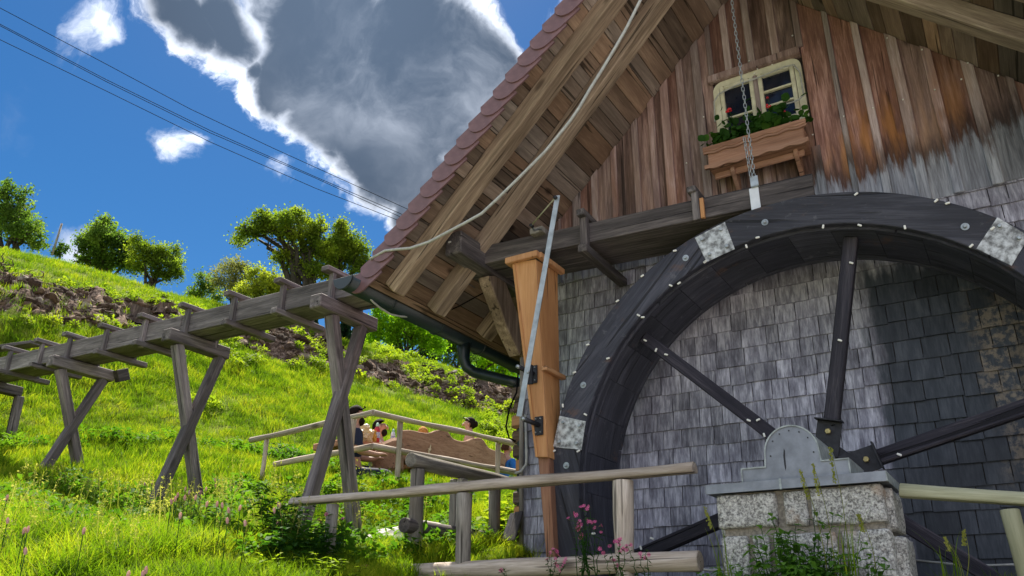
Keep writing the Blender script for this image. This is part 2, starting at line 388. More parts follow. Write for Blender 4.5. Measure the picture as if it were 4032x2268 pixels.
def granite_mat():
    m, n, b = mat_base('rough_granite', .9, .3)
    t = n.n('ShaderNodeTexCoord'); p = t.outputs['Object']; oi = n.n('ShaderNodeObjectInfo')
    cmb = n.n('ShaderNodeCombineXYZ'); n.l(n.m('MULTIPLY', oi.outputs['Random'], 30), cmb.inputs[0]); p = n.vm('ADD', p, cmb.outputs[0])
    a = n.noise(p, 75, 4, .75); h = n.noise(p, 30, 6, .7); q = n.noise(p, 4.5, 3, .6)
    c = n.ramp(n.mr(n.m('ADD', n.m('MULTIPLY', a, .6), n.m('MULTIPLY', h, .4)), .36, .64), [(0, (.10, .095, .09)), (.45, (.42, .405, .385)), (1, (.84, .82, .78))])
    c = n.mix(n.m('MULTIPLY', n.mr(q, .58, .72), .6), c, (.42, .26, .15))
    c = n.mix(n.m('MULTIPLY', n.mr(n.noise(p, 6, 4, .6), .60, .72), .7), c, (.07, .06, .05))
    n.l(c, b.inputs['Base Color']); bump(n, b, n.m('ADD', h, n.m('MULTIPLY', a, .4)), 1.0, .02)
    return m
M_GRANITE = granite_mat()
M_MORTAR = simple('mortar', (.36, .32, .27), .95, nscale=60, bstr=.5)
M_ZINC = simple('weathered_zinc_sheet', (.30, .315, .36), .45, .5, nscale=6, namp=.2, bstr=.05)
M_ZINCE = simple('zinc_edge', (.42, .46, .46), .5, .3, nscale=20, bstr=.05)
M_STEEL = simple('galvanised_steel', (.46, .50, .52), .42, .6, nscale=9, namp=.2, bstr=.08)
M_PLATE = simple('stained_steel_plate', (.62, .64, .66), .6, .25, nscale=26, dark=(.12, .12, .12), bstr=.3)
M_IRON = simple('dark_iron', (.035, .035, .042), .55, .3, nscale=25, bstr=.2)
M_GUTTER = simple('dark_green_gutter', (.010, .024, .030), .38, 0, .5, nscale=5, namp=.2, bstr=.02)
M_TILE = simple('brown_clay_tile', (.21, .115, .12), .5, 0, .4, nscale=9, dark=(.14, .075, .082), bstr=.1)
M_WHITE = simple('white_plastic', (.80, .79, .74), .5, nscale=5, namp=.03, bstr=0)
M_CABLE = simple('grey_cable_sheath', (.50, .50, .48), .6, nscale=30, namp=.15, bstr=.1)
M_BLACK = simple('black_cable', (.010, .010, .012), .9, 0, .05, nscale=5, bstr=0)
M_CREAM = simple('cream_window_paint', (.74, .71, .54), .5, nscale=14, namp=.06, bstr=.1, dark=(.58, .55, .40))
M_RED = simple('red_petal', (.75, .03, .04), .6, nscale=30, namp=.2, bstr=0)
M_STRAP = simple('pale_steel', (.74, .76, .80), .5, .2, nscale=8, namp=.08, bstr=0)
M_BRASS = simple('brass_bolt', (.62, .50, .22), .4, .6, nscale=40, bstr=.1)
M_SOIL = simple('potting_soil', (.05, .035, .022), .95, nscale=40, bstr=.5)
def glass_mat():
    m, n, b = mat_base('dark_window_glass', .06, .6); t = n.n('ShaderNodeTexCoord')
    n.l(n.mix(n.noise(t.outputs['Object'], 6, 2), (.006, .008, .016), (.018, .024, .045)), b.inputs['Base Color']); return m
M_GLASS = glass_mat()

def leaf_mat(name, c1, c2, c3, trans=.45, nscale=.7, rough=.7, hue_obj=True, tscale=1.5):
    m = bpy.data.materials.new(name); m.use_nodes = True; n = N(m.node_tree); m.node_tree.nodes.clear()
    at = n.n('ShaderNodeAttribute'); at.attribute_name = 'v'
    geo = n.n('ShaderNodeNewGeometry'); q = n.noise(geo.outputs['Position'], nscale, 3, .6)
    oi = n.n('ShaderNodeObjectInfo')
    f = n.m('ADD', n.m('MULTIPLY', at.outputs['Fac'], .42), n.m('MULTIPLY', n.mr(q, .3, .7), .43))
    f = n.m('ADD', f, n.m('MULTIPLY', oi.outputs['Random'], .15))
    c = n.ramp(f, [(0, c1), (.5, c2), (1, c3)])
    b = n.n('ShaderNodeBsdfPrincipled'); n.l(c, b.inputs['Base Color']); b.inputs['Roughness'].default_value = rough
    b.inputs['Specular IOR Level'].default_value = .10
    tr = n.n('ShaderNodeBsdfTranslucent'); sc = n.mix(1.0, c, (tscale, tscale*1.1, tscale*.5), 'MULTIPLY'); n.l(sc, tr.inputs['Color'])
    mx = n.n('ShaderNodeMixShader'); mx.inputs[0].default_value = trans
    n.l(b.outputs[0], mx.inputs[1]); n.l(tr.outputs[0], mx.inputs[2])
    o = n.n('ShaderNodeOutputMaterial'); n.l(mx.outputs[0], o.inputs['Surface']); return m
M_GRASS = leaf_mat('meadow_grass', (.018, .062, .004), (.150, .240, .010), (.50, .47, .035), .42, 1.6, tscale=1.5)
M_STRAW = leaf_mat('seed_grass', (.14, .16, .03), (.28, .29, .06), (.48, .42, .16), .4, 2)
M_LF_A = leaf_mat('fruit_tree_leaf', (.035, .065, .010), (.115, .165, .018), (.30, .33, .035), .5, .8, tscale=1.8)
M_LF_B = leaf_mat('bush_leaf', (.026, .058, .014), (.075, .130, .024), (.19, .25, .045), .5, .8, tscale=1.8)
M_LF_Y = leaf_mat('yellow_bush_leaf', (.06, .085, .014), (.18, .22, .025), (.38, .38, .05), .5, .9, tscale=1.7)
M_LF_R = leaf_mat('bronze_bush_leaf', (.06, .07, .03), (.15, .155, .06), (.30, .27, .11), .5, .9, tscale=1.7)
M_LF_N = leaf_mat('round_tree_leaf', (.06, .15, .010), (.20, .34, .016), (.42, .52, .03), .55, .8, tscale=1.8)
M_FIR = leaf_mat('fir_needles', (.008, .022, .016), (.018, .045, .030), (.045, .085, .050), .15, .5)
M_HERB = leaf_mat('herb_leaf', (.014, .045, .010), (.035, .10, .016), (.09, .19, .025), .35, 3)
M_NETTLE = leaf_mat('nettle_leaf', (.035, .085, .018), (.085, .19, .030), (.17, .32, .05), .4, 3)
M_HERB2 = leaf_mat('meadow_herb_leaf', (.025, .075, .008), (.07, .16, .014), (.17, .28, .02), .4, 2)
M_WEED = leaf_mat('weed_leaf', (.06, .11, .010), (.18, .25, .018), (.38, .40, .03), .45, 2)
M_PINK = leaf_mat('pink_petal', (.50, .08, .22), (.70, .14, .36), (.85, .30, .52), .4, 4)
M_SPIKE = leaf_mat('bistort_spike', (.45, .24, .26), (.70, .46, .48), (.85, .66, .66), .3, 4)

def ground_mat():
    m, n, b = mat_base('hillside_ground', .95, .1)
    geo = n.n('ShaderNodeNewGeometry'); p = geo.outputs['Position']
    at = n.n('ShaderNodeAttribute'); at.attribute_name = 'bank'
    q = n.noise(p, 2.2, 6, .65); q2 = n.noise(p, 11, 6, .7); q3 = n.noise(p, .5, 3)
    gr = n.mix(n.mr(q2, .3, .7), (.055, .090, .008), (.20, .25, .016))
    gr = n.mix(n.m('MULTIPLY', n.mr(q, .45, .7), .5), gr, (.20, .22, .02))
    ea = n.ramp(n.mr(q2, .28, .72), [(0, (.028, .018, .014)), (.5, (.13, .085, .062)), (1, (.34, .25, .20))])
    k = n.mr(n.m('ADD', at.outputs['Fac'], n.m('MULTIPLY', n.m('SUBTRACT', q, .5), 1.3)), .38, .55)
    sp = n.n('ShaderNodeSeparateXYZ'); n.l(p, sp.inputs[0])
    bounce_area = n.m('MULTIPLY', n.mr(n.m('ADD', sp.outputs[0], n.m('MULTIPLY', q, 1.0)), -3.6, -2.8), n.mr(n.m('ADD', sp.outputs[1], n.m('MULTIPLY', q, .6)), -1.1, -1.7))  # unseen gravel round the camera, added to bounce neutral light onto the gable
    grav = n.ramp(n.noise(p, 38, 4, .7), [(.3, (.22, .20, .18)), (.7, (.52, .49, .45))])
    n.l(n.mix(bounce_area, n.mix(k, gr, ea), grav), b.inputs['Base Color']); bump(n, b, q2, .8, .08)
    return m
M_GROUND = ground_mat()
def dirt_mat():
    m, n, b = mat_base('bank_clods', .95, .1); oi = n.n('ShaderNodeObjectInfo'); geo = n.n('ShaderNodeNewGeometry'); q = n.noise(geo.outputs['Position'], 12, 5, .7)
    c = n.ramp(oi.outputs['Random'], [(0, (.035, .022, .016)), (.45, (.12, .078, .052)), (.8, (.22, .15, .10)), (1, (.42, .36, .30))])
    n.l(n.mix(n.mr(q, .3, .7), n.mix(.6, c, (.02, .015, .012)), c), b.inputs['Base Color']); bump(n, b, q, .8, .03); return m
M_DIRT = dirt_mat()
M_STUMP = wood('stump_wood', (.035, .022, .015), (.12, .078, .055), (.28, .20, .145), var=.3, knots=0, bstr=1)
M_ROCK = simple('pale_stone', (.60, .57, .52), .9, nscale=12, dark=(.28, .26, .23), bstr=.6)

# ------------------------------------------------------------------ terrain
def xyz(p): return (p[0], p[1], p[2])
ctl = [(-5.4,-.4,.66), (-7.62,-.6,.98), (-9.92,-.6,1.70), (-12.2,-.3,2.45), (-15,-.6,3.2), (-3.9,-.8,.42), (-4.0,.5,.62), (-3.6,-1.25,.30),
       (-2.2,-1.3,.17), (-1,-1.3,.12), (1,-1.3,.12), (3,-1.3,.1), (-4.6,-1.25,.42), (-4.2,-3.0,.15), (-5.8,-3.1,.42), (-8,-3.2,.80), (-11,-3.5,1.5),
       (-2.6,-2.3,-.25), (0,-2.3,-.45), (-2.2,-3.6,-1.2), (-4.2,-4.6,-.75), (-7,-5.2,.0), (0,-6,-1.6), (3,-6,-1.6), (-3,-7,-1.6), (0,-12,-1.6), (6,-10,-1.5), (-9,-8,-.4),
       (-7.2,2.0,1.72), (-6.2,3.3,1.72), (-5,3,1.60), (-6.7,5.0,1.95), (-6,1,1.38), (-4.3,2,1.12), (-8.6,3.4,2.05), (-7.6,4.8,2.05), (-9.5,1.2,2.1), (-3,4,1.6), (0,4,1.5), (4,3,1.2)]
line_bot = [(-900,1120,16),(-400,1160,16.5),(0,1195,17),(330,1244,17.5),(476,1272,18),(900,1350,19),(1093,1390,19.5),(1286,1431,20),(1450,1490,20.5),(1724,1565,21.5),(2000,1622,22.5),(2500,1700,24),(3300,1740,25)]
line_top = [(-900,900,18),(-400,960,18.5),(0,1040,18.8),(124,1078,19.2),(300,1108,19.6),(497,1136,20),(724,1178,20.8),(880,1225,21.2),(1038,1265,21.6),(1176,1280,22),(1300,1318,22.2),(1424,1365,22.6),(1572,1394,23.2),(1724,1437,24),(1877,1482,24.6),(2030,1528,25),(2500,1600,26),(3300,1660,27)]
line_sky = [(-900,780,25),(-400,870,25),(0,962,25.5),(186,1004,26),(414,1055,26),(580,1109,26),(724,1150,26),(870,1183,26),(1038,1243,25.5),(1176,1268,25.5),(1300,1300,26),(1450,1353,27),(1600,1380,28),(1724,1408,28.5),(1865,1467,29.5),(2030,1500,30),(2500,1560,31),(3300,1620,32)]
for L, dz in ((line_bot, -.1), (line_top, -.25), (line_sky, -.42)):
    for u, v, r in L: q = PR(u, v, r); ctl.append((q.x, q.y, q.z+dz))
for u, v, r in line_sky:
    for rr, dz in ((33, -.4), (42, -1.5), (60, -4)):
        q = PR(u, v, r); k = rr/r; ctl.append((q.x*k, (q.y+6)*k-6, q.z+dz-.5))
ctl = np.array(ctl)
def _kern(a, b): return np.sqrt(((a[:, None, :]-b[None, :, :])**2).sum(-1)+.05)
_A = _kern(ctl[:, :2], ctl[:, :2]); _n = len(ctl)
_S = np.zeros((_n+3, _n+3)); _S[:_n, :_n] = _A - np.eye(_n)*.02; _S[:_n, _n] = 1; _S[:_n, _n+1:] = ctl[:, :2]; _S[_n, :_n] = 1; _S[_n+1:, :_n] = ctl[:, :2].T
_w = np.linalg.solve(_S, np.r_[ctl[:, 2], 0, 0, 0])
def azr(x, y):
    return np.arctan2(-x, y+6), np.hypot(x, y+6)
def _az(u, v): d = ray(u, v); return math.atan2(-d[0], d[1])
AZB = np.array(sorted((_az(u, v), r) for u, v, r in line_bot)); AZT = np.array(sorted((_az(u, v), r) for u, v, r in line_top))
AZS = np.array(sorted((_az(u, v), r) for u, v, r in line_sky))
def hbase(x, y):
    x = np.atleast_1d(np.asarray(x, float)); y = np.atleast_1d(np.asarray(y, float)); out = np.empty(len(x))
    for i in range(0, len(x), 20000):
        q = np.c_[x[i:i+20000], y[i:i+20000]]
        out[i:i+20000] = _kern(q, ctl[:, :2])@_w[:_n] + _w[_n] + q@_w[_n+1:]
    r = np.hypot(x, y+6); k = np.clip((r-60)/120, 0, 1)
    out = out*(1-k) + k*4.0
    # the wheel pit and tail race in front of the gable
    inx = np.clip((x+3.45)/.12, 0, 1)*np.clip((6-x)/.4, 0, 1); iny = np.clip((y+1.02)/.10, 0, 1)*np.clip((.3-y)/.15, 0, 1)
    pit = inx*iny
    return out*(1-pit) + pit*(-1.35)
_nz = [(RNG.uniform(0, 6.28), RNG.uniform(0, 6.28)) for _ in range(16)]
def rough(x, y, f0, octs, amp, seed=0):
    o = np.zeros_like(x); a = amp; f = f0
    rg = np.random.default_rng(seed)
    for _ in range(octs):
        for _ in range(3):
            t = rg.uniform(0, 6.28); p = rg.uniform(0, 6.28); g = f*rg.uniform(.8, 1.25)
            o += a/3*np.sin((x*math.cos(t)+y*math.sin(t))*g+p + 1.3*np.sin((x*math.sin(t)-y*math.cos(t))*g*.7+p*2))
        a *= .55; f *= 2.05
    return o
def bankmask(x, y):
    az, r = azr(x, y); rb = np.interp(az, AZB[:, 0], AZB[:, 1]); rt = np.interp(az, AZT[:, 0], AZT[:, 1])
    w = rough(x, y, 1.1, 3, .5, 3)
    return np.clip((r-rb+w*.8+.25)/.5, 0, 1)*np.clip((rt-r+w*.7+.25)/.5, 0, 1)
def height(x, y):
    x = np.atleast_1d(np.asarray(x, float)); y = np.atleast_1d(np.asarray(y, float))
    h = hbase(x, y); b = bankmask(x, y); r = np.hypot(x, y+6)
    far = np.clip((r-9)/6, 0, 1)*np.clip((60-r)/20, 0, 1)
    h = h + rough(x, y, 1.2, 3, .05, 1) + far*rough(x, y, .9, 4, .14, 2) + b*rough(x, y, 3.2, 5, .30, 5)
    return h
az0 = np.linspace(YAW-rad(38), YAW+rad(36), 560)
az1 = np.linspace(YAW+rad(36), YAW+rad(322), 110)[1:-1]
azs = np.r_[az0, az1]; rs = np.concatenate([np.geomspace(.6, 12, 90), np.geomspace(12.08, 40, 240), np.geomspace(41, 2500, 30)])
AZ, RS = np.meshgrid(azs, rs, indexing='ij')
gx = -np.sin(AZ)*RS; gy = np.cos(AZ)*RS-6
gz = height(gx.ravel(), gy.ravel()); gb = bankmask(gx.ravel(), gy.ravel())
na, nr = AZ.shape
ii, jj = np.meshgrid(np.arange(na), np.arange(nr-1), indexing='ij'); i2 = (ii+1) % na
Fq = np.stack([ii*nr+jj, ii*nr+jj+1, i2*nr+jj+1, i2*nr+jj], -1).reshape(-1, 4)
me = mesh_np('hillside_ground', np.c_[gx.ravel(), gy.ravel(), gz], Fq[:, ::-1], M_GROUND, smooth=True)
a = me.attributes.new('bank', 'FLOAT', 'POINT'); a.data.foreach_set('value', gb.astype(np.float32))
ground = link(bpy.data.objects.new('hillside_ground', me)); ground['kind'] = 'structure'
# a lid at the centre of the polar sheet
bm = bmesh.new(); bm.faces.new([bm.verts.new((-math.sin(t)*.62, math.cos(t)*.62-6, float(height(0, -6)[0])-.02)) for t in np.linspace(0, 2*math.pi, 24, endpoint=False)])
o = from_bm('ground_patch', bm, M_GROUND); o['kind'] = 'structure'

def scatter(name, pts, scl, protos, label, kind='stuff', parent=None, tilt=.25, seed=0, yaw=None):
    """one object whose points carry instances of small hidden prototypes"""
    rg = np.random.default_rng(seed); pts = np.asarray(pts, np.float32)
    me = bpy.data.meshes.new(name); me.vertices.add(len(pts)); me.vertices.foreach_set('co', pts.ravel())
    rot = np.stack([rg.normal(0, tilt, len(pts)), rg.normal(0, tilt, len(pts)), rg.uniform(0, 6.283, len(pts)) if yaw is None else yaw], -1).astype(np.float32)
    a = me.attributes.new('rot', 'FLOAT_VECTOR', 'POINT'); a.data.foreach_set('vector', rot.ravel())
    a = me.attributes.new('scl', 'FLOAT', 'POINT'); a.data.foreach_set('value', np.asarray(scl, np.float32))
    a = me.attributes.new('pick', 'INT', 'POINT'); a.data.foreach_set('value', rg.integers(0, len(protos), len(pts)).astype(np.int32))
    o = link(bpy.data.objects.new(name, me), parent)
    g = bpy.data.node_groups.new(name, 'GeometryNodeTree')
    g.interface.new_socket('Geometry', in_out='INPUT', socket_type='NodeSocketGeometry')
    g.interface.new_socket('Geometry', in_out='OUTPUT', socket_type='NodeSocketGeometry')
    gi = g.nodes.new('NodeGroupInput'); go = g.nodes.new('NodeGroupOutput')
    mp = g.nodes.new('GeometryNodeMeshToPoints'); g.links.new(gi.outputs[0], mp.inputs['Mesh'])
    jn = g.nodes.new('GeometryNodeGeometryToInstance')
    for p in protos:
        oi = g.nodes.new('GeometryNodeObjectInfo'); oi.inputs['Object'].default_value = p; oi.inputs['As Instance'].default_value = True
    infos = [q for q in g.nodes if q.bl_idname == 'GeometryNodeObjectInfo']
    for q in reversed(infos): g.links.new(q.outputs['Geometry'], jn.inputs[0])
    def attr(nm, dt):
        q = g.nodes.new('GeometryNodeInputNamedAttribute'); q.data_type = dt; q.inputs['Name'].default_value = nm
        return [s for s in q.outputs if s.enabled and s.name == 'Attribute'][0]
    g.nodes.remove(jn)
    jg = g.nodes.new('GeometryNodeJoinGeometry')
    for q in reversed(infos): g.links.new(q.outputs['Geometry'], jg.inputs[0])
    ip = g.nodes.new('GeometryNodeInstanceOnPoints')
    g.links.new(mp.outputs[0], ip.inputs['Points']); g.links.new(jg.outputs[0], ip.inputs['Instance'])
    ip.inputs['Pick Instance'].default_value = True
    g.links.new(attr('pick', 'INT'), ip.inputs['Instance Index'])
    er = g.nodes.new('FunctionNodeEulerToRotation'); g.links.new(attr('rot', 'FLOAT_VECTOR'), er.inputs[0]); g.links.new(er.outputs[0], ip.inputs['Rotation'])
    g.links.new(attr('scl', 'FLOAT'), ip.inputs['Scale'])
    g.links.new(ip.outputs[0], go.inputs[0])
    md = o.modifiers.new('scatter', 'NODES'); md.node_group = g
    o['kind'] = kind
    if label: o['label'] = label
    return o
def proto(me): return bpy.data.objects.new(me.name, me)      # not linked: used only as instance source

def clump_mesh(name, nb, h, w, spread, mat, seed, bend=.5, seg=3):
    rg = np.random.default_rng(seed); V = []; F = []; A = []
    for _ in range(nb):
        a = rg.uniform(0, 6.283); rr = spread*math.sqrt(rg.uniform(0, 1)); x0, y0 = rr*math.cos(a), rr*math.sin(a)
        d = rg.uniform(0, 6.283); hh = h*rg.uniform(.45, 1.1); ww = w*rg.uniform(.6, 1.3); bd = bend*rg.uniform(.2, 1.2)*hh
        px, py = -math.sin(d), math.cos(d); val = rg.uniform(0, 1); b0 = len(V)
        for s in range(seg+1):
            t = s/seg; bx = bd*t*t; wv = ww*(1-t**1.6)+.0006
            z = hh*(t-.25*bend*t*t)
            for sg in (-1, 1): V.append((x0+math.cos(d)*bx+px*wv*sg*.5, y0+math.sin(d)*bx+py*wv*sg*.5, z))
        for s in range(seg): F.append((b0+2*s, b0+2*s+1, b0+2*s+3, b0+2*s+2)); A.append(val)
    return mesh_np(name, V, F, mat, A)
def stalk_mesh(name, nb, h, mat, seed):
    """tall flowering grass: thin stalk with a loose seed head"""
    rg = np.random.default_rng(seed); V = []; F = []; A = []
    def quad(p, a, b, val): b0 = len(V); V.extend([p, p+a, p+a+b, p+b]); F.append((b0, b0+1, b0+2, b0+3)); A.append(val)
    for _ in range(nb):
        x0, y0 = rg.normal(0, .05, 2); d = rg.uniform(0, 6.283); hh = h*rg.uniform(.6, 1.1); bd = .22*hh*rg.uniform(.2, 1); val = rg.uniform(.2, 1)
        p = [np.array([x0+math.cos(d)*bd*t*t, y0+math.sin(d)*bd*t*t, hh*t]) for t in np.linspace(0, 1, 5)]
        for i in range(4): quad(p[i], np.array([.003, .002, 0]), p[i+1]-p[i], val)
        for _ in range(16):
            q = p[3]+(p[4]-p[3])*rg.uniform(0, 1.1); c = q+rg.normal(0, .010, 3); quad(c, rg.normal(0, .006, 3), rg.normal(0, .009, 3), min(1, val+.2))
    return mesh_np(name, V, F, mat, A)
def leafy_mesh(name, n, h, r, leaf, mat, seed, flat=.5, aspect=.5):
    """broad leaved herb clump: folded oval leaves on short stems"""
    rg = np.random.default_rng(seed); V = []; F = []; A = []
    for _ in range(n):
        t = rg.uniform(0, 1)**.7; a = rg.uniform(0, 6.283); rr = r*math.sqrt(rg.uniform(0, 1))*(1-.45*t)
        c = np.array([rr*math.cos(a), rr*math.sin(a), h*t]); d = np.array([math.cos(a+rg.normal(0, .7)), math.sin(a+rg.normal(0, .7)), rg.normal(.1, flat)])
        d /= np.linalg.norm(d); L = leaf*rg.uniform(.55, 1.25); s = np.cross(d, [0, 0, 1]); s /= np.linalg.norm(s)+1e-6; s = s+rg.normal(0, .25, 3); up = np.cross(s, d); val = rg.uniform(0, 1)*.7+.3*t
        W_ = L*aspect*.5; b0 = len(V)
        V += [c, c+d*L*.45+s*W_+up*.12*L, c+d*L*.5-up*.03*L, c+d*L*.45-s*W_+up*.12*L, c+d*L-up*.15*L]
        F += [(b0, b0+1, b0+2), (b0+2, b0+1, b0+4), (b0, b0+2, b0+3), (b0+3, b0+2, b0+4)]; A += [val]*4
    return mesh_np(name, V, F, mat, A)

# meadow: dense clumps near the camera, coarser beyond
protos_near = [proto(clump_mesh('grass_clump_%d' % i, 26, .28, .0095, .10, M_GRASS, i, .85, 4)) for i in range(5)]
protos_far = [proto(clump_mesh('grass_tuft_%d' % i, 34, .17, .010, .16, M_GRASS, 20+i, .5, 2)) for i in range(4)]
protos_seed = [proto(stalk_mesh('seed_stalks_%d' % i, 5, .62, M_STRAW, 40+i)) for i in range(3)]
protos_weed = [proto(leafy_mesh('weed_%d' % i, 60, .20, .16, .075, M_WEED, 50+i, .4, .55)) for i in range(3)]
protos_herb = [proto(leafy_mesh('dock_%d' % i, 46, .24, .16, .085, M_HERB2, 70+i, .4, .5)) for i in range(3)]
def sample(n, r0, r1, a0=-40, a1=12, seed=1, pw=1.0):
    rg = np.random.default_rng(seed); az = YAW + np.radians(rg.uniform(-a1-24, -a0, n)); t = rg.uniform(0, 1, n)
    r = np.sqrt(r0*r0+(r1*r1-r0*r0)*t)
    return -np.sin(az)*r, np.cos(az)*r-6
def keep_meadow(x, y):
    hut = (x > -3.5) & (x < 3.0) & (y > -1.06); near = (x > -1.62) & (x < -.50) & (y > -1.5)
    return ~hut & ~near
def dens_field(x, y): return rough(x, y, 1.0, 3, 1.0, 9)
x, y = sample(27000, 2.3, 9.5, seed=11); k = keep_meadow(x, y); x, y = x[k], y[k]
z = height(x, y); s = .62+.45*np.clip(dens_field(x, y)*.5+.5, 0, 1)+RNG.uniform(-.12, .12, len(x))
# the terrace round the table is trodden, and the hut apron is thin
tr = np.exp(-(((x+6.2)/2.0)**2+((y-3.0)/2.2)**2)); s *= 1-.6*tr
k = ~((x > -3.3) & (y < -1.9)) & ~((x > -3.6) & (y < -1.0) & (RNG.uniform(0, 1, len(x)) < .45)); s = np.where((x > -3.7), s*.5, s); s = np.where((x > -4.7) & (x < -3.5) & (y < -1.1), s*.62, s)
scatter('near_meadow_grass', np.c_[x, y, z-.01][k], s[k], protos_near, 'long bright green meadow grass around the trestles')
x, y = sample(30000, 8.5, 19.5, seed=12, a1=8); k = keep_meadow(x, y); x, y = x[k], y[k]
b = bankmask(x, y); k = (b < .15) | (RNG.uniform(0, 1, len(x)) < .12); x, y = x[k], y[k]
scatter('far_meadow_grass', np.c_[x, y, height(x, y)-.02], .62+.4*np.clip(dens_field(x, y)*.5+.5, 0, 1)+RNG.uniform(-.1, .1, len(x)), protos_far, 'sunlit yellow green meadow on the slope below the bank', seed=2)
x, y = sample(26000, 17, 31, seed=13, a1=8); b = bankmask(x, y); k = (RNG.uniform(0, 1, len(x)) > b*1.02); x, y = x[k], y[k]
scatter('ridge_grass', np.c_[x, y, height(x, y)-.02], RNG.uniform(.5, 1.15, len(x)), protos_far, 'rough grass along the top of the bank', seed=3)
x, y = sample(420, 4.2, 10, seed=14); k = keep_meadow(x, y) & (x < -4.6) & ~((x > -8.5) & (y > .4)); x, y = x[k], y[k]
scatter('seeding_grass', np.c_[x, y, height(x, y)], RNG.uniform(.45, .85, len(x)), protos_seed, 'tall grass stalks in seed above the meadow', seed=4, tilt=.12)
x, y = sample(2600, 3.5, 13, seed=15); k = keep_meadow(x, y) & (x < -3.8) & (dens_field(x, y) < .15) & ~((x > -8) & (y > 1.2)); x, y = x[k], y[k]
scatter('meadow_weeds', np.c_[x, y, height(x, y)], RNG.uniform(.5, 1.1, len(x)), protos_herb, 'broad leaved weeds among the meadow grass', seed=5)
# the raw bank: clods, roots and yellow green regrowth
def clod_mesh(name, seed):
    bm = bmesh.new(); bmesh.ops.create_icosphere(bm, subdivisions=2, radius=.5)
    for v in bm.verts:
        v.co *= 1+.55*mnoise.noise(v.co*2.3+Vector((seed*7, 0, 0))); v.co.z *= .6
    me = bpy.data.meshes.new(name); bm.to_mesh(me); bm.free(); me.materials.append(M_DIRT); return me
def stick_mesh(name, seed):
    rg = random.Random(seed); V = []; F = []
    for _ in range(4):
        p = Vector((rg.uniform(-.2, .2), rg.uniform(-.2, .2), .02)); pts = [p]
        for i in range(4): p = p+Vector((rg.uniform(-.16, .16), rg.uniform(-.16, .16), rg.uniform(-.02, .07))); pts.append(p)
        v, f = tube_np(pts, [.022, .018, .014, .010, .005], 5, False); b0 = len(V); V += v; F += [tuple(q+b0 for q in g) for g in f]
    return polymesh(name, V, F, M_STUMP)
x, y = sample(30000, 15, 29, seed=16, a1=8); b = bankmask(x, y); k = b > .35; x, y = x[k], y[k]
sel = RNG.uniform(0, 1, len(x)) < .8
scatter('bank_rubble', np.c_[x, y, height(x, y)][sel], (.035+.30*RNG.uniform(0, 1, len(x))**2.6)[sel], [proto(clod_mesh('clod_%d' % i, i)) for i in range(4)], 'brown clods and stones of the raw earth bank', seed=6, tilt=.5)
sel = (RNG.uniform(0, 1, len(x)) < .07)
scatter('bank_roots', np.c_[x, y, height(x, y)+.02][sel], RNG.uniform(.3, .9, len(x))[sel], [proto(stick_mesh('root_%d' % i, i)) for i in range(4)], 'dead roots and brushwood lying on the bank', seed=7, tilt=.3)
x, y = sample(7500, 15, 30, seed=17, a1=8); b = bankmask(x, y); df = rough(x, y, .8, 3, 1, 33)
k = ((b > .1) & (df > .20)) | ((b > .02) & (b < .4)) | ((b < .1) & (df > .6)); x, y = x[k], y[k]
scatter('bank_regrowth', np.c_[x, y, height(x, y)], RNG.uniform(.4, 1.3, len(x)), protos_weed, 'yellow green seedlings and brambles sprouting on the bank', seed=8)

# ------------------------------------------------------------------ the mill hut
XL, XR, RIDX, RIDZ = -3.62, 1.12, -1.26, 5.53
def soff(x): return min(x+6.79, 4.27-x)
hut = thing('mill_hut', 'small wooden mill hut with tiled gable roof, shingled below and boarded above', 'hut', (-1.3, 1.5, .3))
M_WALLB = simple('wall_backing', (.05, .04, .035), .95)
prism('wall', M_WALLB, hut, [(XL, -1.4), (XR, -1.4), (XR, soff(XR)), (RIDX, RIDZ), (XL, soff(XL))], (0, .012, 0), (1, 0, 0), (0, 0, 1), (0, 1, 0), .12)
for nm, x0 in (('side_wall', XL), ('side_wall', XR-.12)):
    prism(nm, M_WALLB, hut, [(x0+.003, .1), (x0+.117, .1), (x0+.117, 3.1), (x0+.003, 3.1)], (0, .135, 0), (1, 0, 0), (0, 0, 1), (0, 1, 0), 3.6)
# vertical boards and battens above the shingles
WX0, WX1, WZ0, WZ1 = -1.61, -.865, 3.87, 4.50
bx = [-3.62, -3.42, -3.22, -3.02, -2.82, -2.62, -2.39, -2.22, -2.08, -1.91, -1.75, -1.62, -1.46, -1.25, -1.04, -.84, -.61, -.39, -.15, .07, .31, .54, .76, .96, 1.12]
def slope_piece(name, mat, x0, x1, z0, z1, y0, th, parent):
    """board between x0, x1 from z0 up to z1 or to the roof; grain along z, own frame at its foot"""
    zb = random.uniform(-.008, .008)
    top = lambda x: soff(x)-.004 if z1 is None else z1
    pts = [(x0, z0+zb), (x1, z0+zb+random.uniform(-.004, .004)), (x1, top(x1))]
    if z1 is None and x0 < RIDX < x1: pts.append((RIDX, RIDZ-.004))
    pts.append((x0, top(x0)))
    if min(top(x0), top(x1)) < z0+.02: return None
    xm = (x0+x1)/2
    return prism(name, mat, parent, [(a-xm, b-z0) for a, b in pts], (0, 0, 0), (1, 0, 0), (0, 0, 1), (0, -1, 0), th, bev=.004, M=Matrix.Translation((xm, y0, z0)) @ Matrix.Rotation(random.uniform(-.003, .003), 4, 'Y'))
for i in range(len(bx)-1):
    a, b = bx[i]+.004, bx[i+1]-.004; yy = .008 - (i % 2)*.004; th = .022+random.uniform(0, .006)
    if b > WX0 and a < WX1:
        slope_piece('board', M_BOARD, a, b, 2.905, WZ0-.01, yy, th, hut); slope_piece('board', M_BOARD, a, b, WZ1+.01, None, yy, th, hut)
    else: slope_piece('board', M_BOARD, a, b, 2.905, None, yy, th, hut)
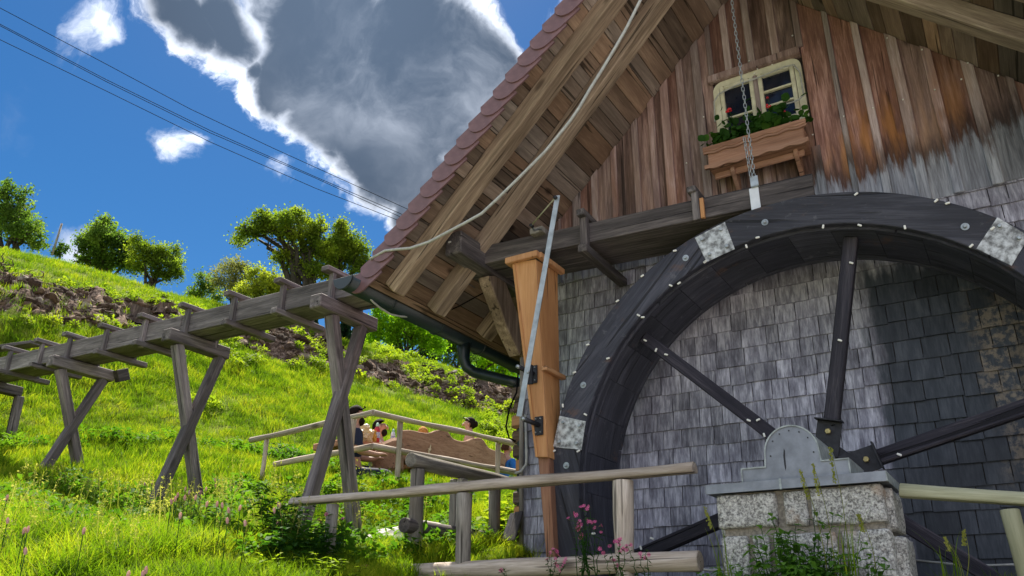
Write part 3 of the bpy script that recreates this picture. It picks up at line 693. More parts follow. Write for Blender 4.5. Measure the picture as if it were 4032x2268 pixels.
for i, x in enumerate(bx[1:-1]):
    w = random.choice([.05, .058, .066, .08]); xa, xb = x-w/2+random.uniform(-.01, .01), x+w/2
    if xb > WX0-.02 and xa < WX1+.02:
        slope_piece('batten', M_BATTEN, xa, xb, 2.90, 3.60, -.019, .02, hut); slope_piece('batten', M_BATTEN, xa, xb, WZ1+.10, None, -.019, .02, hut)
    else: slope_piece('batten', M_BATTEN, xa, xb, 2.90, None, -.019, .022, hut)
# shingles
def shingle_bm(bm, cx, z0, w, h):
    t0 = .021+random.uniform(-.004, .006); a = random.uniform(-.012, .012)
    c = [(-w/2, 0, -t0), (w/2, a*w, -t0), (w/2, h, -.003), (-w/2, h, -.003), (-w/2, 0, -.001), (w/2, a*w, -.001)]
    vs = [bm.verts.new((cx+q[0], q[2], z0+q[1])) for q in c]
    for f in ((0, 1, 2, 3), (0, 4, 5, 1), (0, 3, 4), (1, 5, 2)): bm.faces.new([vs[k] for k in f])
sh = []
for k in range(-11, 9):
    z0 = 1.728+.1464*k; x = XL+random.uniform(0, .02) - random.uniform(0, .08)
    if z0 > 2.90: continue
    while x < XR:
        w = random.choice([.10, .12, .135, .15, .17, .19, .22, .25])*random.uniform(.9, 1.08); x1 = min(x+w, XR)
        x0 = max(x, XL)
        if x1-x0 > .03: sh.append(((x0+x1)/2, z0+random.uniform(-.006, .006), x1-x0-.006))
        x = x1
def seen(c):
    d = np.array([c[0], 0, c[1]+.07])-CAM; q = (d@_r, d@_u, d@_f); u, v = 2016+FPX*q[0]/q[2], 1134-FPX*q[1]/q[2]
    if not (0 < u < 4032 and 0 < v < 2268): return -1
    t = 5.15/6.0; X, Z = c[0]*t+0, (c[1]+.07)*t            # behind the front ring or the soffit of the wheel
    rr = math.hypot(X+1.016, Z-.886)
    if 1.60 < rr < 1.88: return -1
    t = 4.59/6.0; X, Z = c[0]*t, (c[1]+.07)*t
    if -1.5 < X < -.6 and Z < .78: return -1
    return c[2]/q[2]
rank = sorted(sh, key=lambda c: -seen(c)); top = set(id(c) for c in rank[:298])
bmr = bmesh.new()
attr_v = []
for c in sh:
    if id(c) in top and seen(c) > 0:
        bm = bmesh.new(); shingle_bm(bm, 0, 0, c[2], .185)
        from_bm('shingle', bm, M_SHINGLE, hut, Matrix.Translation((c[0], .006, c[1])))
    else:
        n0 = len(bmr.faces); shingle_bm(bmr, c[0], c[1], c[2], .185); q = random.random(); attr_v += [q]*4
for v in bmr.verts: v.co.y += .006
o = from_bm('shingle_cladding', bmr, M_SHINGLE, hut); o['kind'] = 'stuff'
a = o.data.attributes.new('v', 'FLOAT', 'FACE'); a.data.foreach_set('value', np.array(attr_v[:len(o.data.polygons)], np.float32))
# stone footing with timber plate under the shingles
beam('sill_beam', M_WETFL, hut, (XL, -.02, .02), (XR, -.02, .02), .10, .16)

# soffit boards, rafters, eaves
S45 = math.sqrt(.5)
def soffit(side):
    s = -0.06; top_x = RIDX; L = (RIDX+4.22)*math.sqrt(2) if side < 0 else (2.0-RIDX)*math.sqrt(2)
    s = 0.0
    while s < L-.02:
        w = min(random.uniform(.115, .20), L-s); d = s+w/2
        cx = RIDX + side*d*S45 ; cz = RIDZ - d*S45
        y1 = 3.7 if (side < 0 and cx < XL-.02) or (side > 0 and cx > XR) else .012
        nrm = Vector((side*S45, 0, S45))
        p0 = Vector((cx, -1.50+random.uniform(-.012, .006), cz))+nrm*.011; p1 = Vector((cx, y1, cz))+nrm*.011
        beam('soffit_board', M_SOFFIT, hut, p0, p1, w-.006, .022, up=nrm, bev=.002)
        s += w
soffit(-1); soffit(1)
for y0 in (-1.36, -.82, -.02, .68, 1.4, 2.1, 2.8):
    for side in (-1, 1):
        xe = -4.16 if side < 0 else 2.0
        if y0 > -.1:                       # behind the gable only the overhang is timber in view
            xs = XL-.01 if side < 0 else XR+.01
        else: xs = RIDX
        nrm = Vector((side*S45, 0, S45)); off = nrm*(-.072)
        a = Vector((xs, y0+.075, soff(xs)))+off; b = Vector((xe, y0+.075, soff(xe)))+off
        if y0 < -.1: a += Vector((side*.05, 0, -.05))
        if y0 == -.82 and side < 0: a.y -= .10; b.y += .03
        beam('rafter', M_RAFTER, hut, b, a, .15, .14, up=nrm, bev=.008, wob=.006)
# roof deck and verge tiles
for side in (-1, 1):
    xe = -4.24 if side < 0 else 2.05; nrm = Vector((side*S45, 0, S45))
    a = Vector((RIDX, 1.1, RIDZ))+nrm*.034; b = Vector((xe, 1.1, soff(xe)))+nrm*.034
    beam('roof_deck', M_WALLB, hut, b, a, 5.15, .022, up=nrm, bev=0)
def tile_bm(verge=True):
    """plain tile with rounded tail; a verge tile also has a flange folded down over the gable edge.
       local: x across (into the roof), y outward normal, z up the slope"""
    bm = bmesh.new(); W_, H_, T = .19, .30, .016; n = 9
    def col(z): return z
    tail = [(W_*k/(n-1), -.035*math.sin(math.pi*k/(n-1))) for k in range(n)]
    lo = [bm.verts.new((x, 0, z)) for x, z in tail]; hi = [bm.verts.new((x, 0, H_)) for x, z in tail]
    lo2 = [bm.verts.new((x, T, z)) for x, z in tail]; hi2 = [bm.verts.new((x, T, H_)) for x, z in tail]
    for k in range(n-1):
        bm.faces.new((lo[k], lo[k+1], hi[k+1], hi[k])); bm.faces.new((lo2[k+1], lo2[k], hi2[k], hi2[k+1])); bm.faces.new((lo[k+1], lo[k], lo2[k], lo2[k+1]))
    bm.faces.new((lo[0], hi[0], hi2[0], lo2[0])); bm.faces.new((hi[-1], lo[-1], lo2[-1], hi2[-1]))
    if verge:
        D_ = .150; prof = [(T, .010), (-.01, -.006), (-.035, -.016), (-.065, -.016), (-.095, -.006), (-.120, .014), (-.140, .045), (-D_, .085), (-D_, H_), (T, H_)]
        for xx, flip in ((-.004, False), (-.018, True)):
            vs = [bm.verts.new((xx, y, z)) for y, z in prof]; bm.faces.new(vs if not flip else vs[::-1])
            if not flip: A = vs
            else: B = vs
        for k in range(len(prof)):
            j = (k+1) % len(prof); bm.faces.new((A[j], A[k], B[k], B[j]))
    bmesh.ops.recalc_face_normals(bm, faces=bm.faces[:]); return bm
def add_tiles(side):
    nrm = Vector((side*S45, 0, S45)); upz = Vector((-side*S45, 0, S45)); L = ((RIDX-(-4.30)) if side < 0 else (2.1-RIDX))*math.sqrt(2)
    ex = .164; me1 = None; me2 = None
    xe = -4.29 if side < 0 else 2.1
    foot = Vector((xe, -1.545, soff(xe)))
    for c in range(4):
        for k in range(int(L/ex)+1):
            p = foot+upz*(k*ex)+nrm*(.095 if c else .110)+Vector((0, c*.193, 0))
            tilt = Matrix.Rotation(rad(9), 4, 'X') if c == 0 else Matrix.Rotation(rad(5.0), 4, 'X')
            xa = Vector((0, 1, 0)); M = Matrix((xa, nrm, upz)).transposed().to_4x4() if side < 0 else Matrix((xa, nrm, upz)).transposed().to_4x4()
            M.translation = p
            if c == 0: me = me1
            else: me = me2
            if me is None:
                bm = tile_bm(c == 0); me = bpy.data.meshes.new('roof_tile'); bm.normal_update(); bm.to_mesh(me); bm.free(); me.materials.append(M_TILE)
                if c == 0: me1 = me
                else: me2 = me
            link(bpy.data.objects.new('roof_tile', me), hut, M @ tilt @ Matrix.Rotation(rad(random.uniform(-.7, .7)+(4.5 if c == 0 else 0)), 4, 'Y'))
add_tiles(-1)
for side, ln in ((1, 0),):
    pass
# a plain covering for the part of the roof far back (out of sight from below)
for side in (-1, 1):
    xe = -4.28 if side < 0 else 2.08; nrm = Vector((side*S45, 0, S45)); y0 = -.68 if side < 0 else -1.5
    a = Vector((RIDX, (y0+3.65)/2, RIDZ))+nrm*.075; b = Vector((xe, (y0+3.65)/2, soff(xe)))+nrm*.075
    beam('roof_covering', M_TILE, hut, b, a, 3.65-y0, .03, up=nrm, bev=0)
# cantilevered eaves plate and its curved brace
pl0 = Vector((-3.66, -1.10, 2.985)); pl1 = Vector((-3.66, .30, 2.985))
bm = beam_bm(.17, .21, 1.40, .012, wob=.004)
o = from_bm('eaves_plate', bm, M_WETFL, hut, frame(pl0, pl1))
br = [P(u, v, 0, -3.60) for u, v in ((1925, 1085), (1936, 1120), (1968, 1205), (2002, 1300), (2050, 1400), (2056, 1275), (2022, 1190), (1992, 1110), (1988, 1085))]
prism('eaves_brace', M_RAFTER, hut, [(p.y, p.z) for p in br], (-3.72, 0, 0), (0, 1, 0), (0, 0, 1), (1, 0, 0), .12, bev=.008)
tag(prism('nail_head', M_WHITE, hut, [(0, 0), (.022, .004), (.022, .014), (0, .012)], (-3.70, -1.102, 2.99), (1, 0, 0), (0, 0, 1), (0, -1, 0), .012))

# gutter along the left eaves, with down pipe
gx0, gz0, gr = -4.335, 2.60, .092
def gutter_bm():
    bm = bmesh.new(); n = 14; rows = []
    for y in (-1.66, 3.6):
        for R_ in (gr, gr-.006):
            rows.append([bm.verts.new((gx0+R_*math.cos(math.pi+math.pi*k/n), y, gz0+R_*math.sin(math.pi+math.pi*k/n))) for k in range(n+1)])
    A, B, C_, D_ = rows
    for k in range(n):
        bm.faces.new((A[k], A[k+1], C_[k+1], C_[k])).smooth = True; bm.faces.new((B[k+1], B[k], D_[k], D_[k+1])).smooth = True
        bm.faces.new((A[k+1], A[k], B[k], B[k+1]))
    bm.faces.new((A[0], C_[0], D_[0], B[0])); bm.faces.new((C_[n], A[n], B[n], D_[n])); return bm
g = from_bm('gutter', gutter_bm(), M_GUTTER, hut)
n = 16
prism('end_cap', M_GUTTER, g, [((gr+.012)*math.cos(math.pi+math.pi*k/n), (gr+.012)*math.sin(math.pi+math.pi*k/n)) for k in range(n+1)], (gx0, -1.655, gz0+.004), (1, 0, 0), (0, 0, 1), (0, -1, 0), .018, bev=.003)
tube('gutter_bead', M_GUTTER, g, [(gx0-gr, -1.66, gz0), (gx0-gr, 3.6, gz0)], .011, 8)
for y in (-1.1, -.4, .3, 1.0): tube('gutter_strap', M_GUTTER, g, [(gx0+(gr+.004)*math.cos(math.pi+math.pi*k/10), y, gz0+(gr+.004)*math.sin(math.pi+math.pi*k/10)) for k in range(11)], .009, 6)
# pipe leaves the gutter, drops, and turns back to the corner of the hut
pe_ = P(2052, 1512, 0, -3.74); PY_ = .05
dp = [Vector((gx0, PY_, 2.56)), Vector((gx0, PY_, 2.46)), Vector((gx0+.005, PY_, 2.38)), Vector((gx0+.03, PY_+.02, 2.30)), Vector((gx0+.10, PY_+.06, 2.245))]
for k in (.25, .5, .75, 1.0): dp.append(dp[4].lerp(pe_, k) if k else dp[4])
tube('down_pipe', M_GUTTER, hut, dp, [.075, .066, .056, .052, .052, .052, .052, .052, .052], 16)
tube('down_pipe', M_GUTTER, hut, [pe_+Vector((0, .01, .03)), pe_+Vector((0, .01, -.5)), pe_+Vector((0, .01, -1.6))], .042, 12)
# rough blocks of the left wall seen past the corner
for k in range(12):
    z = .50+k*.135; w = random.uniform(.05, .11)
    bm = beam_bm(random.uniform(.18, .26), .12, .2+w, .018, wob=.010)
    from_bm('wall_block', bm, M_STUMP if k % 3 else M_ORANGE, hut, frame((XL+.10, .22, z), (XL-w-.02, .22, z)))
# conduit and cables at the corner
tube('conduit', M_POST, hut, [(-3.61, -.045, 2.25), (-3.615, -.045, 1.3), (-3.61, -.045, .35)], .020, 8)
tube('conduit', M_CABLE, hut, [(-3.575, -.04, 1.72), (-3.56, -.045, 1.35), (-3.565, -.045, 1.28), (-3.60, -.07, 1.22), (-3.66, -.07, 1.21)], .012, 8)
o = tube('cable_loop', M_BLACK, None, [P(2040, 1470, 1, -.06), P(2034, 1545, 1, -.08), P(2005, 1610, 1, -.1), P(1992, 1680, 1, -.1), P(2005, 1725, 1, -.1), P(2030, 1738, 1, -.05)], .008, 8)
tag(o, 'thin black cable hanging in a loop beside the hut corner', 'cable')
o = tube('roof_cable', M_CABLE, None, [P(1400+.8282*a, .8282*b, 1, -1.56) for a, b in ((70, 1232), (140, 1192), (200, 1185), (260, 1180), (350, 1150), (440, 1102), (520, 1060), (600, 1015), (680, 940), (760, 862), (900, 722), (960, 650), (1020, 575), (1065, 510), (1110, 430), (1170, 335), (1230, 235), (1290, 130), (1357, -5), (1400, -110))], .0115, 10)
tag(o, 'grey white cable sagging along the underside of the roof verge', 'cable')
o = tube('soffit_wire', M_BLACK, None, [P(1350+.483*a, 850+.483*b, 0, x) for a, b, x in ((770, 797, -4.22), (850, 780, -4.15), (950, 735, -4.05), (1050, 680, -3.95), (1150, 625, -3.85), (1215, 595, -3.78))], .006, 6)
tag(o, 'thin black wire crossing the soffit above the gutter', 'wire')
o = tube('gutter_wire', M_CABLE, None, [P(a, b, 0, -4.31) for a, b in ((1450, 1167), (1470, 1190), (1498, 1213), (1537, 1237), (1580, 1246), (1630, 1247), (1660, 1240))], .009, 8)
tag(o, 'loose pale wire dangling beneath the gutter end', 'wire')

# window with flower box
win = []
def wbox(name, mat, x0, x1, z0, z1, y0, y1, parent, bev=.006):
    bm = bmesh.new(); bmesh.ops.create_cube(bm, size=1)
    for v in bm.verts: v.co = Vector((v.co.x*(x1-x0), v.co.y*abs(y1-y0), v.co.z*(z1-z0)))
    if bev: bmesh.ops.bevel(bm, geom=bm.edges[:], offset=bev, segments=2, affect='EDGES')
    return from_bm(name, bm, mat, parent, Matrix.Translation(((x0+x1)/2, (y0+y1)/2, (z0+z1)/2)))
def rounded(x0, x1, z0, z1, r, n=6):
    pts = []
    for cx, cz, a0, rr in ((x1-r, z1-r, 0, r), (x0+r, z1-r, 90, r), (x0+.01, z0+.01, 180, .01), (x1-.01, z0+.01, 270, .01)):
        for k in range(n+1):
            a = rad(a0+90*k/n); pts.append((cx+rr*math.cos(a), cz+rr*math.sin(a)))
    return pts
bm = bmesh.new()                                    # casing with rounded head
outer = rounded(WX0-.01, WX1+.01, WZ0-.02, WZ1+.01, .09); inner = rounded(WX0+.045, WX1-.045, WZ0+.045, WZ1-.045, .02)
rings = []
for pts, y in ((outer, -.030), (inner, -.030), (inner, .012), (outer, .012)): rings.append([bm.verts.new((a, y, b)) for a, b in pts])
for q in range(4):
    A, B = rings[q], rings[(q+1) % 4]
    for k in range(len(A)): bm.faces.new((A[k], A[(k+1) % len(A)], B[(k+1) % len(A)], B[k]))
bmesh.ops.recalc_face_normals(bm, faces=bm.faces[:]); w0 = from_bm('window', bm, M_CREAM, hut)
xm = (WX0+WX1)/2-.005
wbox('mullion', M_BATTEN, xm-.018, xm+.018, WZ0+.05, WZ1-.05, -.052, -.01, w0)
for a, b in ((WX0+.05, xm-.02), (xm+.02, WX1-.05)):
    for (c, d, e, f) in ((a, a+.035, WZ0+.05, WZ1-.05), (b-.035, b, WZ0+.05, WZ1-.05)): wbox('sash_stile', M_CREAM, c, d, e, f, -.042, -.004, w0)
    hh = (WZ1-WZ0-.10)
    for z in (WZ0+.05, WZ1-.05-.035): wbox('sash_rail', M_CREAM, a+.036, b-.036, z, z+.035, -.040, -.004, w0)
    for fz in (.36, .64):
        if a < xm and fz > .5: continue
        z = WZ0+.05+hh*(fz-.02); wbox('glazing_bar', M_CREAM, a+.036, b-.036, z, z+.018, -.036, -.006, w0, .003)
    wbox('pane', M_GLASS, a+.03, b-.03, WZ0+.08, WZ1-.08, -.010, -.004, w0, 0)
wbox('window_head', M_BATTEN, WX0-.035, WX1+.02, WZ1+.012, WZ1+.085, -.075, -.016, hut)
tube('window_flex', M_CABLE, hut, [P(*q, 1, -.08) for q in ((2815, 480), (2812, 400), (2830, 370), (2900, 335), (3000, 300), (3090, 262), (3125, 255), (3150, 285), (3160, 350), (3165, 375), (3140, 395), (3090, 412), (3040, 422))], .007, 6)

fb = thing('flower_box', 'brown wooden flower box with wavy moulded edges beneath the window', 'flower box', (-1.27, -.2, 3.5))
bx0, bx1, bz0, bz1, by0, by1 = -1.69, -.85, 3.52, 3.71, -.265, -.06
wbox('front_board', M_BOX, bx0+.03, bx1-.03, bz0+.012, bz1-.02, by0, by0+.022, fb).rotation_mode = 'XYZ'
for s in (bx0+.03, bx1-.05): wbox('end_board', M_BOX, s, s+.02, bz0+.01, bz1-.03, by0+.024, by1, fb)
wbox('base_board', M_BOX, bx0+.03, bx1-.03, bz0-.006, bz0+.012, by0+.004, by1, fb)
wbox('soil', M_SOIL, bx0+.055, bx1-.055, bz1-.06, bz1-.04, by0+.026, by1-.004, fb, 0)
def wavy(z, h, amp, y0, y1, ph):
    n = 40; top = [(bx0+(bx1-bx0)*k/n, z+h) for k in range(n+1)]; bot = [(bx0+(bx1-bx0)*k/n, z+amp*math.sin(k/n*2*math.pi*5+ph)) for k in range(n+1)]
    return top+bot[::-1]
for z, h, amp, y, d in ((bz1-.035, .045, .006, by0-.012, .03), (bz1-.055, .030, .006, by0-.004, .02), (bz0-.012, .040, .007, by0-.010, .026)):
    prism('moulding', M_BOX, fb, wavy(z, h, amp, 0, 0, 1.0), (0, y-.012, 0), (1, 0, 0), (0, 0, 1), (0, 1, 0), d, bev=0)
for x in (-1.50, -.99):
    prism('bracket', M_BOX, fb, [(-.045, bz0-.008), (by0+.05, bz0-.008), (by0+.05, bz0-.05), (-.10, bz0-.16), (-.045, bz0-.22)], (x, 0, 0), (0, 1, 0), (0, 0, 1), (1, 0, 0), .035, bev=.004)
wbox('rail_board', M_BOX, bx0+.05, bx1-.06, bz0-.07, bz0-.012, -.19, -.17, fb)
def geranium(cx, flowers, label, seed, n=190, sx=.2):
    t = thing('geranium', label, 'plant', (cx, -.17, bz1-.05), 'geraniums in the window box')
    rg = np.random.default_rng(seed); V = []; F = []; A = []
    for _ in range(n):
        c = np.array([cx+rg.normal(0, sx*.55), -.20+rg.normal(0, .05), bz1+.02+abs(rg.normal(0, .10))]); c[0] = min(max(c[0], bx0), bx1)
        nn = rg.normal(0, .6, 3)+[0, -.6, .6]; nn /= np.linalg.norm(nn); a = np.cross(nn, [0, 0, 1.]); a /= np.linalg.norm(a); b = np.cross(nn, a); R_ = rg.uniform(.020, .042); b0 = len(V); m = 8; V.append(c-nn*.006)
        for k in range(m): an = 2*math.pi*k/m; rr = R_*(1+.12*(k % 2)) ; V.append(c+(a*math.cos(an)+b*math.sin(an))*rr)
        v = rg.uniform(0, 1)
        for k in range(m): F.append((b0, b0+1+k, b0+1+(k+1) % m)); A.append(v)
    link(bpy.data.objects.new('foliage', mesh_np('foliage', V, F, M_HERB, A)), t)
    for k in range(6):
        x = cx+rg.uniform(-sx, sx)*.8; tube('stem', M_HERB, t, [(x, -.17, bz1-.05), (x+rg.normal(0, .02), -.19, bz1+.05), (x+rg.normal(0, .03), -.21, bz1+.13)], .004, 5)
    for (u, v, r) in flowers:
        p = P(u, v, 1, -.27); bm = bmesh.new()
        for _ in range(16):
            d = Vector(rg.normal(0, 1, 3)).normalized()*r*.75; s = bmesh.ops.create_icosphere(bm, subdivisions=1, radius=r*.42, matrix=Matrix.Translation(p+d) @ Matrix.Diagonal((1, .5, .8, 1)))
        fl = from_bm('flower_head', bm, M_RED, t)
        tube('flower_stalk', M_HERB, fl, [p, p+Vector((.01, .04, -.10)), p+Vector((0, .09, -.2))], .003, 5)
geranium(-1.45, [(2872, 433, .020), (2862, 440, .012)], 'geranium with one flat red bloom at the left of the window box', 1)
geranium(-1.13, [(3025, 416, .021), (3022, 385, .010), (3090, 438, .008)], 'geranium with two red blooms at the middle of the window box', 2, 240, .26)
# small pale nails and clips on the boards
for u, v in ((2982, 272), (2970, 288), (3040, 255), (3120, 140), (2770, 460), (3437, 425), (3555, 392), (3322, 458), (3810, 248), (3630, 195), (3493, 150), (3785, 312), (3680, 353), (2950, 240), (2703, 642), (3200, 530), (3930, 298)):
    p = P(u, v, 1, -.048); wbox('nail', M_WHITE, p.x-.005, p.x+.006, p.z-.004, p.z+.004, -.052, -.042, hut, 0)

# ------------------------------------------------------------------ water wheel
WC = Vector((-1.016, 0, .886)); RO, RI, YF, YB = 1.862, 1.62, -.85, -.20
wheel = thing('water_wheel', 'large black tarred wooden water wheel turning against the shingled gable', 'water wheel', (WC.x, -.52, WC.z))
def pol(r, a, y): return Vector((WC.x+r*math.cos(a), y, WC.z+r*math.sin(a)))
def wang(u, v):
    p = P(u, v, 1, YF); return math.atan2(p.z-WC.z, p.x-WC.x)
A1, A2, A3 = wang(2240, 1705), wang(2815, 955), wang(3945, 945)
joints = [A3, A2, A1]; st = (A1-A3)/2; joints = [A3+st*k for k in range(3)]
joints[1] = A2
k = 3
while joints[-1]+.95 < A3+2*math.pi-.3: joints.append(joints[-1]+(A3+2*math.pi-A1)/4)
joints = joints[:6]
def ring_seg(name, a0, a1, r0, r1, y0, y1, mat, parent, n=22, bev=.005):
    """ring segment with its grain along the chord"""
    am = (a0+a1)/2; rm = (r0+r1)/2
    org = pol(rm, am, 0); t = Vector((-math.sin(am), 0, math.cos(am))); r_ = Vector((math.cos(am), 0, math.sin(am)))
    M = Matrix((r_, Vector((0, 1, 0)), t)).transposed().to_4x4()
    if M.determinant() < 0: M = Matrix((r_, Vector((0, -1, 0)), t)).transposed().to_4x4()
    M.translation = org; Mi = M.inverted(); bm = bmesh.new()
    vs = [bm.verts.new(Mi @ pol(r1, a0+(a1-a0)*k/n, y0)) for k in range(n+1)] + [bm.verts.new(Mi @ pol(r0, a1+(a0-a1)*k/n, y0)) for k in range(n+1)]
    f = bm.faces.new(vs); r = bmesh.ops.extrude_face_region(bm, geom=[f]); ev = [q for q in r['geom'] if isinstance(q, bmesh.types.BMVert)]
    bmesh.ops.translate(bm, verts=ev, vec=(Mi.to_3x3() @ Vector((0, y1-y0, 0))))
    bmesh.ops.recalc_face_normals(bm, faces=bm.faces[:])
    bmesh.ops.bevel(bm, geom=[e for e in bm.edges if len(e.link_faces) == 2 and e.calc_face_angle(0) > .7], offset=bev, segments=1, affect='EDGES')
    return from_bm(name, bm, mat, parent, M)
for i in range(6):
    a0 = joints[i]; a1 = joints[(i+1) % 6] + (2*math.pi if i == 5 else 0)
    ring_seg('felloe', a0+.0015, a1-.0015, RI+.012, RO, YF, YF+.055, M_WHEEL, wheel)
    ring_seg('inner_felloe', a0+.35, a1+.35-.003, RI-.004, RO-.05, YF+.058, YF+.085, M_WHEEL, wheel)
    ring_seg('felloe', a0+.0015, a1-.0015, RI+.002, RO, YB-.05, YB, M_WHEEL, wheel)
for i in range(36):                                           # sole boards and bucket boards
    a0 = 2*math.pi*i/36
    ring_seg('sole_board', a0+.0008, a0+2*math.pi/36-.0008, RI+.004, RI+.028, YF+.087, YB-.052, M_WHEEL, wheel, n=3, bev=.001)
    p0, p1 = pol(RI+.03, a0, 0), pol(RO-.012, a0-.12, 0); mid = (p0+p1)/2; d = (p1-p0)
    nn = Vector((d.z, 0, -d.x)).normalized()
    beam('bucket_board', M_WHEEL, wheel, Vector((mid.x, YF+.087, mid.z)), Vector((mid.x, YB-.052, mid.z)), .025, d.length, up=d.normalized(), bev=0)
# spokes, hub with sockets
sp = [math.radians(136)+i*math.radians(60) for i in range(6)]
sp = [math.atan2(1.16, -1.19), math.atan2(1.56, .385), math.atan2(.235, .92), math.atan2(-1.6, .3), math.atan2(-.40, -1.19), math.radians(322)]
YS = -.62
for i, a in enumerate(sp):
    d = Vector((math.cos(a), 0, math.sin(a)))
    nn = Vector((-math.sin(a), 0, math.cos(a)))
    beam('spoke', M_SPOKE, wheel, pol(.20, a, YS), pol(RI-.002 if i != 2 else RI-.002, a, YS), .10, .085, up=nn, bev=.008, wob=.003) if False else beam('spoke', M_SPOKE, wheel, pol(.20, a, YS), pol(RI-.002, a, YS), .08, .09, up=nn, bev=.008, wob=.003)
    g_ = beam('socket_plate', M_IRON, wheel, pol(.10, a, YS-.052), pol(.345, a, YS-.052), .012, .15, up=nn, bev=.002)
    beam('socket_rib', M_IRON, g_, pol(.335, a, YS-.075), pol(.345, a, YS-.075), .065, .17, up=nn, bev=.002)
    c = pol(.27, a, YS-.062)
    prism('bolt', M_BRASS, g_, [(.019*math.cos(math.pi/3*k), .019*math.sin(math.pi/3*k)) for k in range(6)], c, (1, 0, 0), (0, 0, 1), (0, -1, 0), .022, bev=.003)
prism('hub', M_IRON, wheel, [(.20*math.cos(2*math.pi*k/32), .20*math.sin(2*math.pi*k/32)) for k in range(32)], (WC.x, YS-.045, WC.z), (1, 0, 0), (0, 0, 1), (0, 1, 0), .09, bev=.004)
tube('axle', M_IRON, wheel, [(WC.x, -1.36, WC.z), (WC.x, .10, WC.z)], .045, 20)
# joint plates and their bolts, on the front ring
def quadplate(pts, nb, nm='joint_plate'):
    P3 = [P(u, v, 1, YF-.006) for u, v in pts]; bm = bmesh.new(); f = bm.faces.new([bm.verts.new(q) for q in P3])
    r = bmesh.ops.extrude_face_region(bm, geom=[f]); bmesh.ops.translate(bm, verts=[q for q in r['geom'] if isinstance(q, bmesh.types.BMVert)], vec=(0, .005, 0)); bmesh.ops.recalc_face_normals(bm, faces=bm.faces[:])
    o = from_bm(nm, bm, M_PLATE, wheel); c = sum(P3, Vector())/4
    for q in P3[:nb]:
        p = c.lerp(q, .62); nut(p, o)
def nut(p, parent, r=.013, mat=None):
    prism('bolt', mat or M_STEEL, parent, [(r*math.cos(math.pi/3*k), r*math.sin(math.pi/3*k)) for k in range(6)], (p.x, p.y, p.z), (1, 0, 0), (0, 0, 1), (0, -1, 0), .016, bev=.003)
quadplate([(2203, 1637), (2306, 1659), (2289, 1771), (2178, 1760)], 4)
quadplate([(2736, 936), (2854, 874), (2893, 980), (2782, 1031)], 4)
quadplate([(3927, 855), (4052, 930), (3983, 1046), (3845, 978)], 2)
for u, v in ((2700, 1016), (2297, 1516), (2230, 1833), (3012, 876), (3800, 893), (3010, 1000-0)):
    if v == 1000: continue
    p = P(u, v, 1, YF-.002)
    prism('washer', M_STEEL, wheel, [(.024*math.cos(2*math.pi*k/14), .024*math.sin(2*math.pi*k/14)) for k in range(14)], (p.x, p.y, p.z), (1, 0, 0), (0, 0, 1), (0, -1, 0), .004); nut(p+Vector((0, -.004, 0)), wheel)
def clip(u, v, y, ang=None, big=1.0):
    p = P(u, v, 1, y); a = random.choice([.1, .5, -.5, 1.5, -.2, .9]) if ang is None else ang
    bm = bmesh.new(); bmesh.ops.create_cube(bm, size=1)
    for q in bm.verts: q.co = Vector((q.co.x*.028*big, q.co.y*.012, q.co.z*.013*big))
    bmesh.ops.bevel(bm, geom=bm.edges[:], offset=.003, segments=1, affect='EDGES')
    return from_bm('cable_clip', bm, M_WHITE, wheel, Matrix.Translation(p) @ Matrix.Rotation(a, 4, 'Y'))
for u, v, a in ((2529,1086,-.4),(2431,1185,-.4),(2514,1241,.6),(2531,1249,.1),(2314,1357,-.1),(2394,1411,-.1),(2262,1466,-.1),(2216,1597,1.5),(2305,1632,.6),(2181,1776,-.4),(2277,1776,-.4),(2169,1914,1.5),
                (2674,1115,-.4),(2641,1124,.6),(2777,1031,-.5),(2284,2074,0),(2337,2101,0),(2183,2128,-.4),(3371,764,-.5),(3686,790,-.6),(3731,800,-.1),(3241,892,-1.3),(3385,887,.6),(3563,895,1.57),(3824,968,-.6),(3908,899,-.5),
                (2983,935,0),(2939,970,1.4),(2657,987,.1),(2776,1030,-.5)): clip(u, v, YF-.008, a)
for u, v, a in ((2540,1340,.6),(2583,1378,-1.1),(2623,1396,.4),(2948,1655,.5),(2985,1653,-.4),(3009,1713,1.4),(3352,1035,.5),(3307,1340,.5),(3280,1675,0),(3541,1790,.5),(2567,2120,.4),(2523,2157,1.3)): clip(u, v, YS-.052, a)

# ------------------------------------------------------------------ granite pier with zinc cap and bearing cover
pier = thing('stone_pier', 'squat granite block pier with pale mortar joints in front of the wheel hub', 'pier', (-1.05, -1.1, .1))
PX0, PX1, PY0, PY1, PZ = -1.485, -.60, -1.40, -.96, .70
wbox('mortar_core', M_MORTAR, PX0+.03, PX1-.02, .0-1.4, PZ, PY0+.022, PY1-.02, pier, 0)
def stone(x0, x1, z0, z1, y0, y1, seed, name='stone'):
    bm = bmesh.new(); bmesh.ops.create_cube(bm, size=1)
    bmesh.ops.subdivide_edges(bm, edges=bm.edges[:], cuts=9, use_grid_fill=True)
    sx, sy, sz = x1-x0, y1-y0, z1-z0; o = Vector((seed*3.1, seed*1.7, 0))
    for v in bm.verts:
        c = Vector((v.co.x*sx, v.co.y*sy, v.co.z*sz)); e = 0
        q = Vector((abs(v.co.x)*2, abs(v.co.y)*2, abs(v.co.z)*2))
        near = sorted([(1-q.x)*sx/2, (1-q.y)*sy/2, (1-q.z)*sz/2])
        rnd = max(0, .022-near[1])*.7
        d = c.normalized()
        c -= d*rnd*.5
        c += mnoise.noise_vector(c*9+o)*.009 + mnoise.noise_vector(c*26+o)*.004
        v.co = c
    for f in bm.faces: f.smooth = True
    return from_bm(name, bm, M_GRANITE, pier, Matrix.Translation(((x0+x1)/2, (y0+y1)/2, (z0+z1)/2)))
